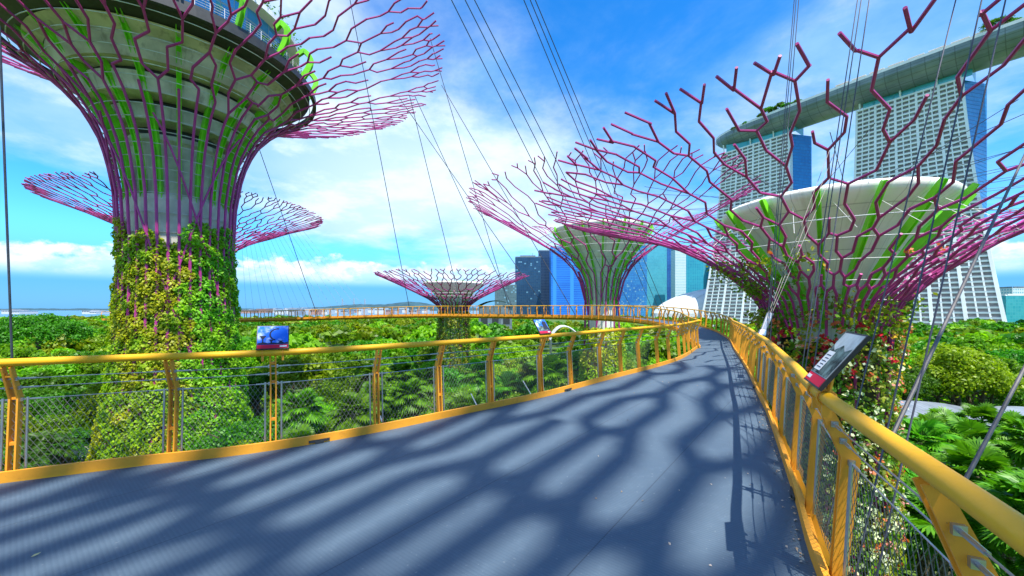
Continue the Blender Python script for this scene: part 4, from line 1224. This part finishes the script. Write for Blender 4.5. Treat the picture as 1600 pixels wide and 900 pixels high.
# ---------------------------------------------------------------- trees, palms and undergrowth
LEAF = [mat_leaf('leaves_mid_green', (.075, .195, .004), (.210, .460, .010)),
        mat_leaf('leaves_dark_green', (.034, .135, .005), (.110, .330, .012)),
        mat_leaf('leaves_yellow_green', (.150, .250, .004), (.340, .480, .012)),
        mat_leaf('leaves_bright_green', (.120, .280, .004), (.290, .560, .010))]
M['frond'] = mat_leaf('fan_palm_leaves', (.040, .160, .006), (.160, .390, .014), .3)
M['frond_dark'] = mat_leaf('feather_palm_leaves', (.018, .100, .006), (.085, .26, .014), .3)

def crown_quads(seed, R_, H, lobes, n, size, flat=.5):
    """leaf blades on the outsides of many small leaf clumps spread through a crown"""
    rng = np.random.default_rng(seed); res = []
    per = n//lobes
    for k in range(lobes):
        a = rng.random()*2*math.pi; q = math.sqrt(rng.random()); zt = math.sqrt(max(0, 1-q*q*.92))
        c = np.array((R_*.86*q*math.cos(a), R_*.86*q*math.sin(a), H*(zt*rng.uniform(.55, 1.0)*flat*1.6-.15*q)))
        lr = R_*rng.uniform(.17, .34)
        D = unit(rng.normal(size=(per, 3)) + (0, 0, .45))
        rad = lr*(rng.random(per)**.35)
        P = c + D*rad[:, None]*np.array((1.1, 1.1, .72))
        N = unit(D + rng.normal(size=(per, 3))*.55)
        res.append(leaf_quads(P, N, size, rng))
    return np.concatenate(res)
def trunk_mb(h, r, seed, R_):
    rng = np.random.default_rng(seed+50); b = MB(); p = [np.array((0, 0, 0.0))]
    for k in range(5): p.append(p[-1] + np.array((rng.normal()*.18, rng.normal()*.18, h/5)))
    b.tube(p, np.linspace(r*1.25, r*.6, 6), 8)
    for k in range(6):
        a = rng.random()*6.28; q = p[3 + k % 3]; L_ = R_*rng.uniform(.5, .8)
        e = q + np.array((math.cos(a)*L_, math.sin(a)*L_, L_*rng.uniform(.5, .9))); m_ = (q+e)/2 + np.array((0, 0, -.2))
        b.tube([q, m_, e], [r*.45, r*.3, r*.1], 6)
    return b

def tree_mesh(V, tb):
    n = len(V); tv = np.array(tb.v); tf = [f for f in tb.f if len(f) == 4]
    me = bpy.data.meshes.new('forest_tree')
    me.vertices.add(4*n+len(tv)); me.loops.add(4*(n+len(tf))); me.polygons.add(n+len(tf))
    me.vertices.foreach_set('co', np.concatenate([V.reshape(-1), tv.reshape(-1)]).astype(np.float32))
    me.loops.foreach_set('vertex_index', np.concatenate([np.arange(4*n), np.array(tf).reshape(-1)+4*n]).astype(np.int32))
    me.polygons.foreach_set('loop_start', np.arange(0, 4*(n+len(tf)), 4, dtype=np.int32)); me.polygons.foreach_set('loop_total', np.full(n+len(tf), 4, dtype=np.int32))
    me.polygons.foreach_set('material_index', np.r_[np.zeros(n), np.ones(len(tf))].astype(np.int32)); me.update(calc_edges=True)
    return me
far_meshes = []     # one mesh each: crown and trunk
near_protos = []    # (root, [children])
for k in range(4):
    R_ = (4.6, 5.2, 4.0, 5.8)[k]; V = crown_quads(100+k, R_, 4.2, 46, 3600, .62, (.55, .5, .75, .4)[k]); h = 7.5
    tb = trunk_mb(h, .30, k, R_); V[:, :, 2] += h
    for li in range(4):
        me = tree_mesh(V, tb); me.materials.append(LEAF[li]); me.materials.append(M['bark']); far_meshes.append((k, li, me))
for k in range(4):
    R_ = (4.6, 5.2, 4.2, 5.6)[k]; V = crown_quads(200+k, R_, 4.2, 80, 15000, .33, (.6, .5, .75, .45)[k]); h = 7.0; V[:, :, 2] += h
    cm = quads_mesh('crown', V); cm.materials.append(LEAF[k])
    near_protos.append((cm, trunk_mb(h+1, .32, 20+k, R_)))
trunk_meshes = []
for cm, tb in near_protos:
    me = bpy.data.meshes.new('trunk'); me.from_pydata(tb.v, [], tb.f); me.materials.append(M['bark']); trunk_meshes.append(me)

BR = cl[::2]
supers = [(AX, AY, 9.5), (EX, EY, 4.6), (DX, DY, 4.6), (-56.8, 71.1, 5), (-12.1, 81, 5), (FX, FY, 5)]
blocks = [(*at(1470, 660, 50)[:2], 8.5), (*at(1640, 665, 48)[:2], 8.5), (*at(886, 516, 140)[:2], 9), (*at(807, 496, 157)[:2], 10), (*at(976, 512, 110)[:2], 7)]
paths = [catmull([(-95, 60), (-72, 62), (-56, 58), (-44, 60), (-30, 66), (-14, 78)], 8)]
placed = []
def free(x, y, r, pathw=4.0):
    for a, b_, q in supers+blocks:
        if (x-a)**2+(y-b_)**2 < (q+r*.6)**2: return False
    for P in paths:
        if np.min(np.hypot(P[:, 0]-x, P[:, 1]-y)) < pathw+r*.35: return False
    for a, b_, q in placed:
        if (x-a)**2+(y-b_)**2 < ((q+r)*.62)**2: return False
    return True
labels = ['mid green broadleaf tree in the wood below the walkway', 'dark green broadleaf tree in the wood below the walkway',
          'yellow green broadleaf tree in the wood below the walkway', 'bright green broadleaf tree in the wood below the walkway']
def sees(x, y, z, marg=80):
    if y < 4: return False
    px = 800+F*x/y; py = 482-F*(z-EZ)/y
    return -marg < px < 1600+marg and py < 980
tr = np.random.default_rng(2024)
def add_near(x, y, sc, k, label=None):
    root = empty('broadleaf_tree', (x, y, 0), tr.random()*6.28); root.scale = (sc, sc, sc)
    cm, _ = near_protos[k]
    o = bpy.data.objects.new('crown', cm); COL.objects.link(o); o.parent = root
    o = bpy.data.objects.new('trunk', trunk_meshes[k]); COL.objects.link(o); o.parent = root
    tag(root, label or labels[k], 'tree', None if label else 'broadleaf trees of the wood')
    placed.append((x, y, 4.9*sc))
# a few trees one can tell apart
p = at(62, 480, 105); add_near(p[0], p[1], 1.9, 1, 'big round dark tree rising above the wood at the left edge')
p = at(1395, 560, 62); add_near(p[0], p[1], 1.25, 1, 'dark dense round tree right of the flowered trunk, below the hotel')
p = at(1490, 575, 60); add_near(p[0], p[1], 1.35, 2, 'yellow green domed tree in front of the hotel, above the grey roofs')
near_n = far_n = 0
def height_ok(x, y, top):
    d = np.min(np.hypot(BR[:, 0]-x, BR[:, 1]-y)); return d > 6 or top < DZ-4.5
cands = []
for _ in range(9000):
    Y = 14 + 190*tr.random()**1.35; X = tr.uniform(-1.42, 1.42)*Y
    if X < -150: continue
    cands.append((Y, X))
cands.sort()
for Y, X in cands:
    near = Y < 62
    sc = tr.uniform(.78, 1.12) if near else tr.uniform(.85, 1.30)
    if Y < 34: sc = tr.uniform(.6, .85)
    if X > 8 and Y < 46 and X/Y > .75: continue          # palm grove on the right
    if Y < 27: continue
    r = 4.9*sc
    if not sees(X, Y, 8): continue
    if not free(X, Y, r): continue
    if not height_ok(X, Y, 12.5*sc): sc = min(sc, .95)
    if near:
        if near_n >= 95: continue
        k = int(tr.choice(4, p=(.32, .22, .18, .28))); add_near(X, Y, sc, k); near_n += 1
    else:
        if far_n >= 190: continue
        k, li, me = far_meshes[int(tr.integers(0, 4))*4 + int(tr.choice(4, p=(.32, .22, .18, .28)))]
        o = bpy.data.objects.new('broadleaf_tree', me); COL.objects.link(o); o.location = (X, Y, 0); o.rotation_euler = (0, 0, tr.random()*6.28); o.scale = (sc,)*3
        tag(o, labels[li].replace('below the walkway', 'beyond the far walkway arm'), 'tree', 'trees of the wood beyond'); placed.append((X, Y, r)); far_n += 1
print('near trees', near_n, 'far trees', far_n)

# the far-off wood as one mass
base = [crown_quads(300+k, 6.0, 5.0, 22, 330, 1.7, .5) for k in range(3)]
groups = {0: [], 1: [], 2: [], 3: []}
cnt = 0
for _ in range(5200):
    Y = 110 + 560*tr.random()**.9; X = tr.uniform(-1.45, 1.45)*Y
    if X > 40 and Y > 250 and X < 140: continue
    if X < -220 and Y > 545 and Y > 560: continue
    if X > 180 and Y > 300: continue
    if -60 < X and Y > 640: continue
    ok = True
    for a, b_, q in blocks:
        if (X-a)**2+(Y-b_)**2 < (q+6)**2: ok = False
    if not ok or (Y < 205 and not free(X, Y, 6)): continue
    sc = tr.uniform(.8, 1.35); a = tr.random()*6.28; V = base[int(tr.integers(0, 3))]*sc
    ca, sa = math.cos(a), math.sin(a); W = V.copy(); W[..., 0] = V[..., 0]*ca - V[..., 1]*sa + X; W[..., 1] = V[..., 0]*sa + V[..., 1]*ca + Y; W[..., 2] += 7.0*sc if Y < 400 else 5.5*sc
    groups[int(tr.choice(4, p=(.34, .26, .14, .26)))].append(W); cnt += 1
    if cnt > 1300: break
for li, g_ in groups.items():
    V = np.concatenate(g_); o = link('far_wood', quads_mesh('far_wood', V), LEAF[li]); tag(o, kind='stuff')

# undergrowth clothing the ground between the trunks
rng = np.random.default_rng(88); res = []
for _ in range(1500):
    Y = 12 + 85*rng.random(); X = rng.uniform(-1.4, 1.4)*Y
    if any((X-a)**2+(Y-b_)**2 < (q*.75)**2 for a, b_, q in supers+blocks): continue
    if any(np.min(np.hypot(P[:, 0]-X, P[:, 1]-Y)) < 4.4 for P in paths): continue
    m_ = 60; h = rng.uniform(.8, 3.2)
    D = unit(rng.normal(size=(m_, 3)) + (0, 0, .4)); P = np.array((X, Y, h*.45)) + D*np.array((1.7, 1.7, h*.55))*(rng.random(m_)**.4)[:, None]
    res.append(leaf_quads(P, unit(D+rng.normal(size=(m_, 3))*.5), .62, rng))
V = np.concatenate(res); o = link('undergrowth', quads_mesh('undergrowth', V), LEAF[3]); tag(o, kind='stuff')

# palms
def fan_palm(seed, h, nf=22, fr=1.25):
    rng = np.random.default_rng(seed); tb = MB(); tb.tube([(0, 0, 0), (.08, .03, h*.5), (0, 0, h)], [.22, .16, .17], 8)
    Q = []
    pet = MB()
    for k in range(nf):
        a = k*2.399 + rng.normal()*.15; e = R(rng.uniform(-25, 78)); L_ = rng.uniform(.9, 1.5)
        d = np.array((math.cos(a)*math.cos(e), math.sin(a)*math.cos(e), math.sin(e))); hub = np.array((0, 0, h)) + d*L_ - np.array((0, 0, .12*L_))
        pet.tube([(0, 0, h), hub], .022, 4)
        side = unit(np.cross(d, (0, 0, 1.0))); nrm = unit(np.cross(side, d)); out_d = unit(d - np.array((0, 0, .45)))
        nb = 21
        for j in range(nb):
            f = (j-(nb-1)/2)/(nb-1)*R(255); b_ = out_d*math.cos(f) + side*math.sin(f); wv = unit(np.cross(nrm, b_))
            l_ = fr*(1-.28*abs(f)/R(127))*rng.uniform(.9, 1.05); tip = hub + b_*l_ - np.array((0, 0, .22*l_)); mid = hub + b_*l_*.55 - np.array((0, 0, .03))
            w_ = .085*fr
            Q.append([hub, mid + wv*w_, tip, mid - wv*w_])
    return tb, pet, np.array(Q)
def feather_palm(seed, h, nf=20, L_=3.0, arch=.55):
    rng = np.random.default_rng(seed); tb = MB(); tb.tube([(0, 0, 0), (.1, -.05, h*.5), (0, 0, h)], [.24, .18, .15], 8)
    pet = MB(); Q = []
    for k in range(nf):
        a = k*2.399 + rng.normal()*.2; e = R(rng.uniform(5, 80)); l_ = L_*rng.uniform(.8, 1.1); pts = []
        for s in np.linspace(0, 1, 9):
            r_ = l_*s; z = r_*math.sin(e) - arch*l_*s*s*1.2; pts.append(np.array((math.cos(a)*r_*math.cos(e), math.sin(a)*r_*math.cos(e), h+z)))
        pet.tube(pts, np.linspace(.035, .01, 9), 4)
        for s in np.linspace(.12, 1, 26):
            i = min(int(s*8), 7); f = s*8-i; c = pts[i]*(1-f)+pts[i+1]*f; d = unit(pts[i+1]-pts[i]); sd = unit(np.cross(d, (0, 0, 1.0)))
            ll = .62*L_/3*math.sin(math.pi*min(.97, s*.86+.12))+.12
            for sg in (-1, 1):
                b_ = unit(sd*sg + d*.55 + np.array((0, 0, rng.uniform(-.35, .15)))); up = unit(np.cross(b_, d))
                tip = c + b_*ll - np.array((0, 0, .12*ll)); m_ = c + b_*ll*.45; Q.append([c, m_+d*.045, tip, m_-d*.045])
    return tb, pet, np.array(Q)
def palm_proto(kind, args, mat):
    tb, pet, Q = kind(*args)
    a = bpy.data.meshes.new('trunk'); a.from_pydata(tb.v, [], tb.f); a.materials.append(M['palm_bark'])
    q_ = quads_mesh('crown', Q); q_.materials.append(mat)
    s_ = bpy.data.meshes.new('leaf_stalk'); s_.from_pydata(pet.v, [], pet.f); s_.materials.append(M['frond_dark'])
    return a, q_, s_
FAN = [palm_proto(fan_palm, (k, h_, n_, f_), M['frond']) for k, h_, n_, f_ in ((1, 9.5, 34, 1.05), (2, 8.0, 38, 1.15), (3, 7.0, 30, .95))]
FEA = [palm_proto(feather_palm, (k, h_, n_, l_), M['frond_dark']) for k, h_, n_, l_ in ((1, 6.5, 26, 3.2), (2, 5.0, 30, 2.8))]
def palm(proto, x, y, sc, name, label, group):
    root = empty(name, (x, y, 0), tr.random()*6.28); root.scale = (sc,)*3
    for nm, me in zip(('trunk', 'crown', 'leaf_stalk'), proto):
        o = bpy.data.objects.new(nm, me); COL.objects.link(o); o.parent = root
    tag(root, label, 'palm', group)
pp = []
def grove(n, xr, yr, ratio, protos, name, label, group, sep, scr):
    k = 0
    for _ in range(n*60):
        if k >= n: break
        y = tr.uniform(*yr); x = tr.uniform(*xr)
        if not (ratio[0] < x/y < ratio[1]): continue
        if any((x-a)**2+(y-b_)**2 < sep*sep for a, b_ in pp): continue
        if any((x-a)**2+(y-b_)**2 < (q+.4)**2 for a, b_, q in supers+blocks[:2]): continue
        if any(np.min(np.hypot(P[:, 0]-x, P[:, 1]-y)) < 4.2 for P in paths): continue
        if np.min(np.hypot(BR[:, 0]-x, BR[:, 1]-y)) < 3.0 and False: continue
        pp.append((x, y)); palm(protos[int(tr.integers(0, len(protos)))], x, y, tr.uniform(*scr), name, label, group); k += 1
    return k
k1 = grove(90, (7, 50), (8, 40), (.80, 1.50), FAN, 'fan_palm', 'bright fan palm in the grove below the right rail', 'fan palms below the right rail', 2.3, (.95, 1.3))
k2 = grove(26, (-24, 10), (18, 34), (-.75, .36), FAN, 'fan_palm', 'fan palm among the trees below the left rail', 'fan palms below the left rail', 3.2, (.8, 1.1))
k3 = grove(22, (-30, 8), (15, 34), (-1.0, .3), FEA, 'feather_palm', 'dark feather-leaved palm below the left rail', 'feather palms below the left rail', 3.4, (.9, 1.3))
k4 = grove(14, (-62, -34), (26, 50), (-1.45, -1.12), FEA, 'feather_palm', 'dark feather-leaved palm left of the tallest trunk', 'feather palms left of the tallest trunk', 3.6, (1.0, 1.5))
k5 = grove(18, (-25, 16), (36, 60), (-.62, .36), FAN, 'fan_palm', 'taller fan palm poking out of the wood behind the left rail', 'fan palms in the wood', 4.0, (1.15, 1.5))
print('palms', k5, k1, k2, k3, k4)

# trees on the roof deck of the hotel
for k, (t, side, sc) in enumerate(((2, 15, .9), (9, 14, 1.25), (19, 14, 1.2), (27, 15, 1.0), (35, 16, .9), (-26, 14, .6), (-14, 15, .65), (160, 17, 1.35), (168, 16, .9))):
    q = np.array((276, 426)) + LD*t + ND*side; me = far_meshes[(k % 4)*4+1][2]
    o = bpy.data.objects.new('roof_tree', me); COL.objects.link(o); o.location = (q[0], q[1], 219.0); o.scale = (sc*1.15, sc*1.15, sc*1.0)
    far = t > 150
    tag(o, 'tree standing on the roof deck near the upper right corner' if far else 'tree standing on the roof deck above the left hotel tower', 'tree', 'roof deck trees at the right' if far else 'roof deck trees above the left tower')

# fallen leaf on the deck
p = at(56, 870, 2.68); b = MB()
b.poly([(-.022, -.004, .004), (-.006, .008, .010), (.014, .010, .006), (.026, .002, .012), (.010, -.004, .005), (-.006, -.010, .004)])
o = b.build('fallen_leaf', mat_plain('dry_leaf', (.75, .60, .25), .6)); o.location = (p[0], p[1], DZ+.004); o.rotation_euler = (0, 0, R(55)); tag(o, 'small curled yellow leaf lying on the deck at the lower left', 'leaf')

# dry petals and leaf scraps gathered along the foot of the right kerb
rng = np.random.default_rng(12); Tq = unit(np.gradient(OUT, axis=0)); so_ = arc(OUT); res = []
for _ in range(420):
    q = rng.uniform(3.0, 15.0); i = int(np.searchsorted(so_, q)); inn = abs(rng.normal())*.05 + .02
    if rng.random() < .12: inn = rng.uniform(.05, 2.2)
    c = OUT[i] + np.array((-Tq[i, 1], Tq[i, 0]))*inn + Tq[i]*rng.uniform(-.12, .12); res.append((c[0], c[1], z_at(c)+.006+rng.random()*.006))
P = np.array(res); V = leaf_quads(P, unit(rng.normal(size=(len(P), 3))*.35 + (0, 0, 1)), .021, rng, .7)
o = link('leaf_litter', quads_mesh('leaf_litter', V), mat_leaf('dry_petals', (.30, .20, .10), (.75, .62, .50), .1)); tag(o, kind='stuff')
